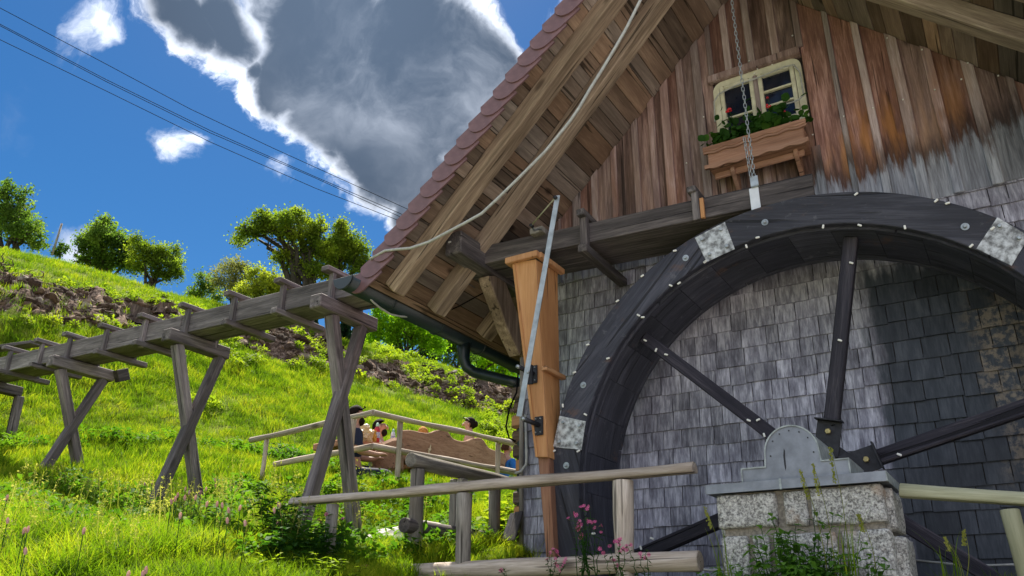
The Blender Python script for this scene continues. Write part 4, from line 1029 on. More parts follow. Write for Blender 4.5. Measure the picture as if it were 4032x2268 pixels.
fy0, fy1 = PY0-.012, PY0+.06
def fx(u, v): return P(u, v, 1, PY0-.01)
rows = [((.505, .695), [(PX0, -1.145), (-1.110, -.985), (-.965, PX1)]),
        ((.20, .470), [(PX0+.01, -1.325), (-1.30, -1.21), (-1.185, -.86), (-.83, PX1+.005)]),
        ((-.15, .170), [(PX0+.0, -1.20), (-1.17, -.90), (-.87, PX1+.01)]), ((-.55, -.18), [(PX0, -1.25), (-1.22, -.8), (-.77, PX1)])]
sd_ = 0
for (z0, z1), cols in rows:
    for x0, x1 in cols: sd_ += 1; stone(x0, x1, z0+random.uniform(-.006, .006), z1, fy0, fy1+.06, sd_)
for z0, z1 in ((.47, .69), (.18, .44), (-.1, .15)):
    sd_ += 1; stone(PX1-.05, PX1+.03+(.05 if z0 < .4 else 0)*.5, z0, z1, PY0+.10, PY1, sd_)
    sd_ += 1; stone(PX0-.02, PX0+.05, z0+.01, z1, PY0+.13, PY1, sd_)
wbox('zinc_cap', M_ZINC, -1.525, -.568, .708, .716, -1.435, -.93, pier, 0)
wbox('cap_fascia', M_ZINC, -1.525, -1.10, .700, .752, -1.442, -1.436, pier, .001); wbox('cap_fascia', M_ZINC, -1.108, -.566, .700, .752, -1.447, -1.4425, pier, .001)
wbox('cap_edge', M_ZINCE, -.5665, -.562, .700, .752, -1.447, -.93, pier, .001); wbox('cap_lip', M_ZINCE, -1.108, -1.096, .696, .756, -1.4505, -1.4475, pier, .001)
wbox('cap_side', M_ZINC, -1.532, -1.526, .704, .752, -1.442, -.93, pier, .001)
cov = thing('bearing_cover', 'domed zinc cover with stepped shoulders capping the wheel bearing', 'bearing cover', (-1.03, -1.3, .75))
def cover_poly(r=.142, grow=0.0):
    cx, cz = -1.028, .900; pts = [(-.742+grow, .718), (-.742+grow, .832+grow), (cx+r+grow+.006, .832+grow)]
    for k in range(21):
        a = math.pi*k/20; pts.append((cx+(r+grow)*math.cos(a), cz+(r+grow)*math.sin(a)))
    pts += [(cx-r-grow-.006, .826+grow), (-1.312-grow, .826+grow), (-1.312-grow, .718)]; return pts
prism('face', M_ZINC, cov, cover_poly(), (0, -1.415, 0), (1, 0, 0), (0, 0, 1), (0, 1, 0), .01, bev=0)
poly = cover_poly(.142, .007); inn = cover_poly(.142, -.0)
bm = bmesh.new(); ys = (-1.424, -.99)
A = [bm.verts.new((a, ys[0], b)) for a, b in poly]; B = [bm.verts.new((a, ys[1], b)) for a, b in poly]; C_ = [bm.verts.new((a, ys[0], b)) for a, b in inn]; D_ = [bm.verts.new((a, -1.4145, b)) for a, b in inn]
for k in range(len(A)-1):
    bm.faces.new((A[k], A[k+1], B[k+1], B[k])); bm.faces.new((A[k+1], A[k], C_[k], C_[k+1])); bm.faces.new((C_[k+1], C_[k], D_[k], D_[k+1]))
bmesh.ops.recalc_face_normals(bm, faces=bm.faces[:]); from_bm('folded_edge', bm, M_ZINCE, cov)
prism('back', M_ZINC, cov, cover_poly(), (0, -1.0, 0), (1, 0, 0), (0, 0, 1), (0, 1, 0), .008)
for a in range(7):
    an = math.pi*(a+.3)/6.6; p = (-1.028+.118*math.cos(an), -1.417, .900+.118*math.sin(an)-(.03 if a in (0, 6) else 0))
    prism('rivet', M_IRON, cov, [(.0045*math.cos(q), .0045*math.sin(q)) for q in (0, 1.05, 2.1, 3.14, 4.2, 5.2)], p, (1, 0, 0), (0, 0, 1), (0, -1, 0), .003)
bm = bmesh.new(); pts = [P(3084+dx, 1770+dy, 1, -1.4156) for dx, dy in ((2, -5), (7, 5), (8, 30), (12, 70), (9, 85), (4, 60), (0, 25))]
bm.faces.new([bm.verts.new(p) for p in pts]); bmesh.ops.recalc_face_normals(bm, faces=bm.faces[:]); from_bm('drip_stain', bm, M_IRON, cov)

# ------------------------------------------------------------------ flume and trestles
flume = thing('wooden_flume', 'long weathered grey wooden water trough running on trestles to the top of the wheel', 'flume', (-7, -.54, 3.0))
FY0, FY1 = -.735, -.36
zt = [(-14.5, 3.52), (-12.7, 3.43), (-11.1, 3.37), (-9.9, 3.31), (-9.2, 3.285), (-7.6, 3.24), (-5.85, 3.195), (-5.1, 3.165)]
zin = [(-5.1, 3.165), (-3.6, 3.09), (-3.0, 3.02), (-1.95, 2.995), (-.80, 2.965)]
zz_ = zt+zin[1:]
def ztop(x): return float(np.interp(x, [q[0] for q in zz_], [q[1] for q in zz_]))
def trough(x0, x1, mat, h, tag_):
    a, b = ztop(x0), ztop(x1)
    for y in (FY0+.016, FY1-.016): beam('side_board', mat, flume, (x0, y, a-h/2), (x1, y, b-h/2), .032, h, bev=.004, wob=.003)
    beam('bottom_board', mat, flume, (x0, (FY0+FY1)/2, a-h+.012), (x1, (FY0+FY1)/2, b-h+.012), (FY1-FY0)-.068, .03, bev=.003)
js = [-14.5, -12.3, -10.35, -7.75, -5.45, -3.9]
for i in range(len(js)-1): trough(js[i]+.004, js[i+1]-.004, M_FLUME, .225, i)
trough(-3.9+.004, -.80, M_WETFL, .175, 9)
cl = []
for u in (40, 165, 275, 420, 573, 742, 925, 1118, 1313):
    # where the front face of the trough crosses this column
    lo, hi = -14, -3
    for _ in range(40):
        mdx = (lo+hi)/2; q = Vector((mdx, FY0, ztop(mdx)-.1))-Vector(CAM); uu = 2016+FPX*q.dot(Vector(_r))/q.dot(Vector(_f))
        if uu < u: lo = mdx
        else: hi = mdx
    cl.append(lo)
TR = [(-5.39, 0), (-7.66, 1), (-9.95, 2), (-12.2, 3)]
for x in cl:
    z = ztop(x)
    beam('cleat', M_FLUME, flume, (x, FY0-.024, z-.30), (x, FY0-.024, z+.045), .06, .045, up=(0, 1, 0), bev=.004)
    beam('cleat', M_FLUME, flume, (x, FY1+.024, z-.30), (x, FY1+.024, z+.045), .06, .045, up=(0, 1, 0), bev=.004)
    beam('top_bar', M_FLUME, flume, (x+random.uniform(-.02, .02), FY0-.13, z+.072), (x, FY1+.09, z+.072), .10, .052, bev=.006)
    if min(abs(x-t[0]) for t in TR) > .35:
        beam('bottom_bar', M_FLUME, flume, (x, FY0-.12, z-.262), (x, FY1+.20, z-.262), .085, .062, bev=.006)
def cross(x, oldwood=M_WETFL):
    z = ztop(x)
    beam('cleat', oldwood, flume, (x, FY0-.026, z-.25), (x, FY0-.026, z+.09), .065, .05, up=(0, 1, 0), bev=.004)
    beam('top_bar', oldwood, flume, (x, FY0-.10, z+.10), (x, -.06, z+.06), .07, .06, bev=.005)
    beam('bottom_bar', oldwood, flume, (x, FY0-.08, z-.215), (x, -.03, z-.235), .08, .07, bev=.006)
cross(-2.585); tube('screw', M_IRON, flume, [(-2.585, FY0-.055, 3.11), (-2.585, FY0-.055, 3.16)], .008, 6)
wbox('cleat_foot', M_PLATE, -2.612, -2.558, 2.80, 2.835, FY0-.056, FY0-.05, flume, .001)
zq = ztop(-1.68); beam('cleat', M_ORANGE, flume, (-1.60, FY0-.014, zq-.17), (-1.60, FY0-.014, zq+.0), .03, .03, up=(0, 1, 0), bev=.003)
beam('cleat', M_WETFL, flume, (-1.645, FY0-.02, zq-.18), (-1.645, FY0-.02, zq+.06), .055, .042, up=(0, 1, 0), bev=.004)
beam('top_bar', M_WETFL, flume, (-1.66, FY0-.06, zq+.08), (-1.66, FY1+.06, zq+.08), .07, .05, bev=.005)
# apron board hanging under the flume above the chute
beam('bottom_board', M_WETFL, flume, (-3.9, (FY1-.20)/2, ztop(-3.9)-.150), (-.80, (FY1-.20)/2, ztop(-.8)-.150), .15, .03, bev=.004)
NTR = ['nearest the hut eaves with the tallest legs', 'second from the hut, legs crossed in open meadow', 'third from the hut, standing in high grass', 'last one at the left edge of the meadow']
beams = {0: (-.955, -.12, 2.965), 1: (-.955, -.13, 3.03), 2: (-.955, -.11, 3.075), 3: (-.93, -.12, 3.22)}
legs = {0: [((-.71, 2.87), (-.075, .66)), ((-.30, 2.87), (-.86, .70))], 1: [((-.79, 2.96), (-.11, 1.0)), ((-.215, 2.98), (-.79, 1.0))],
        2: [((-.80, 3.03), (-.20, 1.6)), ((-.23, 3.03), (-.77, 1.6))], 3: [((-.80, 3.18), (-.30, 2.2)), ((-.14, 3.18), (-.12, 2.3))]}
for x, i in TR:
    t = thing('trestle', 'grey timber trestle carrying the flume, '+NTR[i], 'trestle', (x, -.5, float(height(x, -.5)[0])), 'flume trestles')
    y0, y1, z = beams[i]; ztp = ztop(x)-.235
    beam('crossbeam', M_FLUME, t, (x, y0, ztp-.075), (x, y1, ztp-.075), .15, .14, bev=.01, wob=.004)
    for j, ((ya, za), (yb, zb)) in enumerate(legs[i]):
        dx = -.0 if j == 0 else .004
        w = .115
        ox = -.016 if j == 0 else .016
        if i == 3: ox = -.06 if j == 0 else .06
        beam('leg', M_FLUME, t, (x+ox, yb+(yb-ya)/(za-zb)*.35, zb-.35), (x+ox*.6, ya, ztp-.147), w, .105, up=(0, 1, 0), bev=.008, wob=.004)
    if i == 2: beam('brace_end', M_WETFL, t, (x+.12, y1-.02, ztp-.09), (x+.12, y1+.13, ztp-.02), .10, .16, bev=.006)
# second trough seen at the far left, branching behind
o = thing('side_trough', 'narrow trough board lying behind the flume at the left edge', 'trough', tuple(P(60, 1375, 1, -.2)))
beam('board', M_FLUME, o, P(-60, 1380, 1, .1), P(145, 1352, 1, .1), .2, .05, bev=.004)

# ------------------------------------------------------------------ larch chute with lever
chute = thing('wooden_chute', 'fresh orange larch chute tapering downwards beneath the flume at the hut corner', 'chute', (-2.9, -.8, .3))
CY = -.95
def cpt(u, v, y=CY): return P(u, v, 1, y)
def hexa(name, mat, parent, F4, B4, bev=.003):
    """F4, B4: front and back corner rings"""
    org = F4[2].copy(); M = Matrix.Translation(org); bm = bmesh.new(); a = [bm.verts.new(p-org) for p in F4]; b = [bm.verts.new(p-org) for p in B4]
    bm.faces.new(a); bm.faces.new(b[::-1])
    for k in range(len(a)): bm.faces.new((a[k], b[k], b[(k+1) % len(a)], a[(k+1) % len(a)]))
    bmesh.ops.recalc_face_normals(bm, faces=bm.faces[:])
    if bev: bmesh.ops.bevel(bm, geom=bm.edges[:], offset=bev, segments=1, affect='EDGES')
    return from_bm(name, bm, mat, parent, M)
f0 = [cpt(2017, 1036), cpt(2110, 1020), cpt(2157, 1800), cpt(2108, 1800)]
hexa('front_board', M_ORANGE, chute, f0, [p+Vector((0, .02, 0)) for p in f0])
r0 = [f0[1], f0[1]+Vector((.002, .36, .02)), f0[2]+Vector((.0, .20, .0)), f0[2]]
hexa('side_board', M_ORANGE, chute, [p+Vector((.0, .021 if k in (0, 3) else 0, 0)) for k, p in enumerate(r0)], [p+Vector((-.02, .021 if k in (0, 3) else 0, 0)) for k, p in enumerate(r0)])
l0 = [f0[0], f0[0]+Vector((0, .36, 0)), f0[3]+Vector((0, .20, 0)), f0[3]]
hexa('side_board', M_ORANGE, chute, [p+Vector((.02, .021 if k in (0, 3) else 0, 0)) for k, p in enumerate(l0)], [p+Vector((.0, .021 if k in (0, 3) else 0, 0)) for k, p in enumerate(l0)])
hexa('corner_strip', M_ORANGE, chute, [cpt(2017, 1040, CY-.012), cpt(2027, 1039, CY-.012), cpt(2118, 1800, CY-.012), cpt(2108, 1800, CY-.012)], [cpt(2017, 1040, CY-.001), cpt(2027, 1039, CY-.001), cpt(2118, 1800, CY-.001), cpt(2108, 1800, CY-.001)], .002)
f1 = [cpt(2117, 1795, CY+.03), cpt(2160, 1790, CY+.03), cpt(2182, 2200, CY+.03), cpt(2150, 2200, CY+.03)]
hexa('lower_board', M_CHLOW, chute, f1, [p+Vector((0, .10, 0)) for p in f1], .006)
zt0 = f0[0].z
wbox('collar', M_ORANGE, f0[0].x-.045, f0[1].x+.035, zt0-.012, zt0+.040, CY-.045, CY-.002, chute, .004)
wbox('collar', M_ORANGE, f0[1].x+.004, f0[1].x+.05, zt0-.010, zt0+.038, CY+.0, CY+.40, chute, .004)
wbox('collar', M_ORANGE, f0[0].x-.05, f0[0].x-.004, zt0-.010, zt0+.038, CY+.0, CY+.40, chute, .004)
q = r0[3].lerp(r0[0], .42); beam('side_ledge', M_ORANGE, chute, q+Vector((.018, -.01, -.0)), q+Vector((.018, .30, .0)), .045, .035, bev=.004)
for u, v in ((2100, 1472), (2122, 1674)):
    p = cpt(u, v, CY-.01); wbox('mount_plate', M_IRON, p.x-.035, p.x+.035, p.z-.075, p.z+.065, CY-.016, CY-.004, chute, .003)
    for dz in (-.055, .045):
        for dx in (-.02, .02): nut(Vector((p.x+dx, CY-.016, p.z+dz)), chute, .006)
    tube('pivot', M_IRON, chute, [Vector((p.x, CY-.016, p.z)), Vector((p.x-.03, CY-.16, p.z+.015))], .018, 12)
    tube('pivot_end', M_STEEL, chute, [Vector((p.x-.03, CY-.16, p.z+.015)), Vector((p.x-.036, CY-.19, p.z+.018))], .014, 10)
lev = thing('lever_bar', 'long flat galvanised lever bar leaning across the orange chute', 'lever', tuple(P(2045, 1635, 1, -1.13)))
LY = -1.14
a, b = P(2196, 770, 1, LY), P(2044, 1640, 1, LY)
beam('bar', M_STEEL, lev, b, a, .045, .008, up=(0, 1, 0), bev=.001)
p = P(2080, 1465, 1, LY-.012); nut(p, lev, .014); wbox('bracket', M_IRON, p.x-.02, p.x+.02, p.z-.085, p.z+.06, LY+.006, LY+.03, lev, .002)
rod0, rod1 = P(2187, 778, 1, LY-.01), P(2092, 888, 1, LY+.12)
tube('rod', M_RAILG, lev, [rod0, rod1], .006, 8); tube('rod_eye', M_IRON, lev, [rod0+Vector((0, -.012, 0)), rod0+Vector((0, .02, 0))], .016, 12)
tube('rod_eye', M_IRON, lev, [rod1+Vector((0, -.012, 0)), rod1+Vector((0, .02, 0))], .014, 12)
tube('crank', M_STEEL, lev, [rod1, P(2104, 908, 1, LY+.2), P(2120, 900, 1, LY+.3), P(2135, 905, 1, LY+.36)], .010, 8)
wbox('crank_block', M_POST, P(2090, 915, 1, -.78).x, P(2140, 905, 1, -.78).x, ztop(-3.3)-.01, ztop(-3.3)+.045, -.80, -.70, lev, .004)

# chain holding the flume end, and its bracket
ch = thing('chain', 'galvanised link chain hanging from the roof down to the flume end', 'chain', (-1.19, -.75, 3.06))
bm = bmesh.new(); 
def link_mesh(w, h, t):
    pts = []
    n = 14
    for k in range(n):
        a = 2*math.pi*k/n; x = w*math.cos(a); z = w*math.sin(a)+(h if math.sin(a) >= 0 else -h); pts.append(Vector((x, 0, z)))
    pts.append(pts[0]); V, F = tube_np(pts, t, 5, False); return polymesh('link', V, F, M_STEEL)
lm = link_mesh(.0100, .0125, .0032)
z = 3.055; k = 0
while z < 5.2:
    link(bpy.data.objects.new('link', lm), ch, Matrix.Translation((-1.19+random.uniform(-.001, .001), -.762, z)) @ Matrix.Rotation((k % 2)*math.pi/2+.5, 4, 'Z')); z += .0385; k += 1
z = 3.06
for k in range(9): link(bpy.data.objects.new('link', lm), ch, Matrix.Translation((-1.213-.003*k*.5, -.768, 3.07+.038*k)) @ Matrix.Rotation((k % 2)*math.pi/2+.9, 4, 'Z'))
fbk = thing('chain_bracket', 'pale flat steel bracket gripping the flume end below the chain', 'bracket', (-1.21, -.76, 2.9))
wbox('strap', M_STRAP, -1.242, -1.174, 2.79, 2.965, FY0-.012, FY0-.004, fbk, .001)
wbox('eye_plate', M_STEEL, -1.222, -1.165, 2.972, 3.05, FY0-.030, FY0-.024, fbk, .001); wbox('foot_plate', M_STEEL, -1.222, -1.165, 2.966, 2.971, FY0-.030, FY1, fbk, .001)

# ------------------------------------------------------------------ railings
def gz_(x, y): return float(height(x, y)[0])
RY = -1.25
near = thing('pole_railing', 'weathered half round pole railing with three posts in front of the wheel', 'railing', (-3.4, RY, .3))
a, b = P(1150, 1985, 1, RY), P(2738, 1852, 1, RY)
log('top_rail', M_RAIL, near, a, b, .051, True, r2=.056)
a2, b2 = P(1300, 2265, 1, RY), P(2758, 2208, 1, RY); log('bottom_rail', M_RAIL, near, a2, b2, .062)
for u, r in ((1312, .050), (1832, .055), (2452, .062)):
    t_ = (u-1150)/(2738-1150); p = P(u, 1985+(1852-1985)*t_+8, 1, RY+.01); log('post', M_POST if u < 2000 else M_RAIL, near, (p.x-.02*(u > 2000), RY+.02, .05), (p.x, RY+.01, p.z-.012), r)
right = thing('pole_railing', 'pale greenish pole railing with one post beside the granite pier', 'railing', (0, RY, .2))
log('top_rail', M_RAILG, right, P(3545, 1946, 1, RY), P(4300, 1998, 1, RY), .052, True)
p = P(3975, 1990, 1, RY); log('post', M_RAILG, right, (p.x+.02, RY, -.25), (p.x, RY, p.z-.02), .042)
sid = thing('pole_railing', 'round pole handrail on thick posts climbing beside the left hut wall', 'railing', (-4, -.5, .5))
zr = 1.185; log('top_rail', M_POST, sid, (-4.0, -1.08, zr), (-4.0, 1.6, zr+.06), .060)
for y, r in ((-.98, .062), (-.15, .0), (.13, .055)):
    if r: log('post', M_POST, sid, (-4.0, y, .30), (-4.0, y, zr-.055), r)
for dx in (-.035, .035): beam('post', M_POST, sid, (-4.0+dx, -.42, .25), (-4.0+dx, -.42, zr-.05), .062, .09, up=(0, 1, 0), bev=.006)
log('bottom_rail', M_WETFL, sid, (-4.0, -1.12, .685), (-4.0, 1.3, .70), .055)
DC = 9.3
ter = thing('pole_railing', 'long slim pole railing bending round the picnic terrace', 'railing', tuple(AT(1500, 1850, DC)))
cc = [AT(985, 1735, 10.2), AT(1470, 1625, DC), AT(2060, 1752, 10.9)]
for p, q in ((cc[0], cc[1]), (cc[1], cc[2])): log('top_rail', M_RAIL, ter, p, q, .036, n=12)
c2 = [AT(1080, 1830, 10.1), AT(1467, 1757, DC-.02), AT(2060, 1866, 10.9)]
for p, q in ((c2[0], c2[1]), (c2[1], c2[2])): log('lower_rail', M_RAIL, ter, p, q, .038, n=12)
for u, v0, v1, d in ((1053, 1722, 1850, 10.1), (1393, 1650, 1850, 9.45), (1578, 1655, 1880, 9.6), (1962, 1738, 1880, 10.65)):
    p, q = AT(u, v1+15, d), AT(u, v0, d); log('post', M_RAIL, ter, Vector((q.x, q.y, p.z-.1)), q, .034, n=10)
tag(from_bm('flat_stone', (lambda bm: (bmesh.ops.create_icosphere(bm, subdivisions=3, radius=.5), [setattr(v, 'co', Vector((v.co.x*1.0, v.co.y*.8, v.co.z*.28))+mnoise.noise_vector(v.co*3)*.06) for v in bm.verts], bm)[2])(bmesh.new()), M_ROCK, None, Matrix.Translation(Vector((-4.7, -.1, gz_(-4.7, -.1)+.06)))), 'pale flat stone lying in the grass behind the thick posts', 'stone')
lean = thing('leaning_boards', 'two dark offcut boards leaning against the foot of the hut corner', 'boards', (-3.75, -.1, .4))
beam('board', M_SPOKE, lean, P(1995, 2125, 1, -.2), P(2030, 2020, 1, -.05), .10, .02, up=(0, 1, 0)); beam('board', M_WETFL, lean, P(2012, 2130, 1, -.22), P(2044, 2015, 1, -.08), .08, .02, up=(0, 1, 0))
tag(tube('ground_hose', M_CABLE, None, [P(2755, 2240, 1, -.9), P(2800, 2246, 1, -.9), P(2860, 2244, 1, -.9)], .008, 6), 'thin pale hose lying along the wall foot left of the pier', 'hose')
tag(tube('ground_hose', M_CABLE, None, [P(3590, 2205, 1, -.3), P(3680, 2214, 1, -.3), P(3780, 2224, 1, -.3), P(3900, 2226, 1, -.3), P(4080, 2220, 1, -.3)], .007, 6), 'thin pale hose lying along the dark wall foot right of the pier', 'hose')

# ------------------------------------------------------------------ overhead wires
wires = [([(-300, -150), (0, 31), (414, 250), (745, 427), (1077, 584), (1611, 826), (2000, 985)], 'uppermost thin power line crossing the blue sky', .020),
         ([(-300, -60), (0, 95), (414, 311), (828, 514), (1242, 696), (1586, 845), (2000, 1010)], 'upper line of the close middle pair of power lines', .020),
         ([(-300, -50), (0, 101), (414, 319), (828, 523), (1242, 701), (1570, 851), (2000, 1020)], 'lower line of the close middle pair of power lines', .020),
         ([(-300, 5), (0, 156), (414, 356), (828, 559), (1242, 741), (1565, 866), (2000, 1030)], 'lowest thin power line crossing the blue sky', .020)]
for pts, lb, r in wires:
    q = [AT(u, v, 44+u*.004) for u, v in pts]
    tag(tube('power_line', M_BLACK, None, q, r, 5), lb, 'power line', 'power lines across the sky')

# ------------------------------------------------------------------ trees
def tree(name, label, cat, depth, base, blobs, mat, leaves, seed, leaf=.075, trunk_r=.14, group=None, squash=.75, bare=0, hollow=.5, limbs=True, bark=None):
    """base and blobs (u, v, radius in picture pixels) are turned into places at the tree's own distance"""
    rg = np.random.default_rng(seed); b = AT(base[0], base[1], depth); s = depth/FPX
    gz0 = float(height(b.x, b.y)[0]); foot = Vector((b.x, b.y, min(b.z, gz0)-.15))
    t = thing(name, label, cat, foot, group)
    C3 = []
    for (u, v, r) in blobs:
        c = AT(u, v, depth) + Vector(_f)*float(rg.normal(0, r*s*.5)); C3.append((c, r*s))
    base3 = list(C3)
    for c, r in base3:
        for _ in range(2):
            d = Vector(rg.normal(0, 1, 3)); d.z = abs(d.z)*.8-.15; d.normalize(); C3.append((c+d*r*rg.uniform(.8, 1.15), r*rg.uniform(.22, .42)))
    # limbs: from the trunk to every blob, then twigs inside it
    V = []; F = []
    def add(pts, rr, n=6):
        v, f = tube_np(pts, rr, n, False); b0 = len(V); V.extend(v); F.extend([tuple(q+b0 for q in g) for g in f])
    zc = min(c.z-r*.6 for c, r in C3); fork = foot.lerp(Vector((foot.x, foot.y, max(zc, foot.z+.6))), 1.0) if limbs else foot+Vector((0, 0, .2))
    trunk = [foot]
    for k in range(1, 6):
        q = foot.lerp(fork, k/5); trunk.append(q+Vector((rg.normal(0, .05), rg.normal(0, .05), 0))*trunk_r*6)
    add(trunk, [trunk_r*(1.35-.6*k/5) for k in range(6)], 9)
    ends = []
    for c, r in base3:
        a = trunk[int(rg.integers(3, 6))]; d = c-a; up = Vector((0, 0, 1))*d.length*.22; n = 8; pts = []
        for k in range(n+1):
            w = k/n; pts.append(a+d*w+up*math.sin(math.pi*w)*.8+Vector(rg.normal(0, .035, 3))*d.length*(0 if k == 0 else 1))
        r0 = min(trunk_r*.6, .045+.028*d.length); add(pts, [r0*(1-.82*k/n) for k in range(n+1)], 6)
        for _ in range(11):
            st_ = pts[int(rg.integers(n//2, n+1))]; dd = Vector(rg.normal(0, 1, 3)); dd.z = abs(dd.z)*.7; dd = dd.normalized()*r*rg.uniform(.7, 1.3)
            p2 = [st_, st_+dd*.35+Vector(rg.normal(0, .07, 3))*r, st_+dd*.7+Vector(rg.normal(0, .1, 3))*r, st_+dd]
            add(p2, [r0*.30, r0*.22, r0*.14, r0*.05], 4)
    for _ in range(bare):
        c, r = C3[int(rg.integers(0, len(C3)))]; dd = Vector(rg.normal(0, 1, 3)); dd.z = abs(dd.z)*.6-.2; dd = dd.normalized()*r
        p = c+dd*.6; add([p, p+dd*.4+Vector(rg.normal(0, .1, 3))*r, p+dd*.8], [.02, .012, .005], 4)
    link(bpy.data.objects.new('trunk', polymesh('trunk', V, F, bark or M_BARK)), t)
    # leaves in clumps spread through each blob
    tot = sum(r*r for _, r in C3); P_ = []; val = []
    for c, r in C3:
        nl = int(leaves*.95*r*r/tot); nc = max(10, int(nl/34)); ctr = rg.normal(0, 1, (nc, 3)); ctr /= np.linalg.norm(ctr, axis=1)[:, None]
        rr = rg.uniform(hollow*.5, 1.12, nc)**.8; ctr = ctr*rr[:, None]*r; ctr[:, 2] *= squash; ctr += np.array(c)
        wt = rg.uniform(.1, 1, nc)**1.6; wt /= wt.sum(); idx = rg.choice(nc, nl, p=wt); pp = ctr[idx] + rg.normal(0, .085*r, (nl, 3))*np.array([1, 1, .9])+rg.standard_t(2.2, (nl, 3)).clip(-5, 5)*.06; P_.append(pp); val.append(np.clip(rg.uniform(0, 1, nc)[idx]*.7+rg.uniform(0, .3, nl), 0, 1))
    for c, r in base3:                                   # leafy shoots standing out of the crown
        for _ in range(9):
            d = rg.normal(0, 1, 3); d[2] = abs(d[2])*1.1; d /= np.linalg.norm(d); m_ = int(10+leaves/2200); w = rg.uniform(.75, 1.0+rg.uniform(.15, .55), m_)
            P_.append(np.array(c)+d*(w*r)[:, None]*np.array([1, 1, squash+.15])+rg.normal(0, .035, (m_, 3))); val.append(np.clip(rg.normal(.75, .15, m_), 0, 1))
    P_ = np.concatenate(P_); val = np.concatenate(val); n = len(P_)
    a = rg.normal(0, 1, (n, 3)); a /= np.linalg.norm(a, axis=1)[:, None]; bb = np.cross(a, rg.normal(0, 1, (n, 3))); bb /= np.linalg.norm(bb, axis=1)[:, None]
    L = (leaf*.78*rg.uniform(.5, 1.35, n))[:, None]; a = a*L*.5; bb = bb*L*.32
    Vv = np.stack([P_-a, P_+bb, P_+a, P_-bb], 1).reshape(-1, 3); Ff = np.arange(4*n).reshape(n, 4)
    link(bpy.data.objects.new('crown', mesh_np('crown', Vv, Ff, mat, val)), t); return t

tree('bushy_tree', 'green bushy tree cut by the left edge on the ridge', 'tree', 29, (60, 960), [(-60, 850, 110), (30, 800, 70), (60, 880, 85), (130, 920, 60), (10, 760, 45), (-150, 800, 120), (150, 960, 35)], M_LF_B, 15000, 1, leaf=.13)
tree('shrub', 'small thin shrub standing alone on the ridge', 'shrub', 30, (238, 1015), [(232, 990, 20), (252, 975, 16), (222, 1002, 14)], M_LF_B, 500, 2, leaf=.11, trunk_r=.03)
tree('ridge_tree', 'tall dense dark green tree on the ridge with pointed crown', 'tree', 30, (405, 1060), [(380, 920, 50), (440, 935, 60), (345, 965, 45), (470, 1010, 60), (395, 1010, 60), (330, 1030, 30), (430, 885, 30), (490, 960, 35), (520, 1040, 40), (385, 1060, 30)], M_LF_B, 17000, 3, leaf=.12, bare=16)
tree('ridge_tree', 'spreading olive green tree leaning right on the ridge', 'tree', 29, (590, 1112), [(560, 990, 50), (600, 1000, 50), (645, 1010, 48), (540, 1050, 38), (690, 1050, 36), (620, 1060, 40), (700, 1085, 22), (660, 1090, 24)], M_LF_A, 12000, 4, leaf=.10, bare=26, trunk_r=.12)
tree('thicket', 'thin pale green sapling thicket left of the bronze bush', 'shrub', 31, (800, 1190), [(805, 1110, 34), (790, 1150, 34), (830, 1140, 36), (760, 1165, 28), (850, 1170, 30)], M_LF_B, 3600, 5, leaf=.10, trunk_r=.05, bare=10)
tree('thicket', 'bronze tinted bush between the ridge trees', 'shrub', 30, (915, 1190), [(900, 1060, 44), (930, 1040, 34), (880, 1100, 44), (940, 1100, 44), (905, 1140, 44), (960, 1070, 26)], M_LF_R, 6500, 6, leaf=.085, trunk_r=.06, bare=14)
tree('thicket', 'yellow green bush under the arching limb of the great fruit tree', 'shrub', 28, (1010, 1190), [(1010, 1080, 34), (1040, 1130, 48), (990, 1140, 42), (1080, 1100, 40), (1060, 1160, 46), (1100, 1140, 50), (960, 1165, 36), (1140, 1150, 40)], M_LF_Y, 9500, 7, leaf=.10, trunk_r=.06, bare=12)
tree('fruit_tree', 'great old fruit tree with long limb arching left over the bushes', 'tree', 27, (1215, 1130),
     [(975, 920, 36), (1010, 905, 44), (1050, 880, 46), (1090, 905, 48), (1130, 880, 50), (1170, 860, 38), (1165, 920, 48), (1220, 910, 50), (1250, 900, 36), (940, 950, 26), (1225, 980, 60), (1280, 1000, 52), (1150, 1030, 46), (1180, 1080, 48), (1260, 1060, 52), (1105, 1010, 34), (1295, 1075, 34), (1160, 840, 22), (1035, 850, 24)],
     M_LF_A, 21000, 8, leaf=.105, trunk_r=.24, bare=40, squash=.65)
tree('fruit_tree', 'smaller fruit tree with upright tip beside the roof edge', 'tree', 27.5, (1325, 1090), [(1345, 905, 26), (1345, 935, 36), (1320, 960, 38), (1375, 955, 40), (1410, 985, 38), (1300, 985, 32), (1370, 1010, 42), (1430, 1030, 30), (1310, 1045, 28), (1410, 1060, 36), (1345, 880, 12)], M_LF_A, 12500, 9, leaf=.10, trunk_r=.15, bare=18)
tree('round_tree', 'rounded bright green young tree behind the bank below the gutter', 'tree', 31, (1598, 1392), [(1520, 1260, 50), (1580, 1240, 50), (1640, 1270, 54), (1600, 1300, 56), (1530, 1315, 48), (1680, 1320, 46), (1480, 1290, 40), (1640, 1340, 44), (1720, 1330, 40), (1560, 1350, 34), (1470, 1330, 30), (1500, 1220, 26), (1720, 1370, 34)], M_LF_N, 19000, 10, leaf=.115, trunk_r=.09)
tree('background_tree', 'grey green tree with dark trunk behind the down pipe', 'tree', 36, (1800, 1440), [(1780, 1350, 44), (1750, 1380, 38), (1810, 1380, 40), (1790, 1310, 36), (1830, 1410, 34), (1760, 1420, 26)], M_LF_B, 6500, 11, leaf=.12, trunk_r=.13)
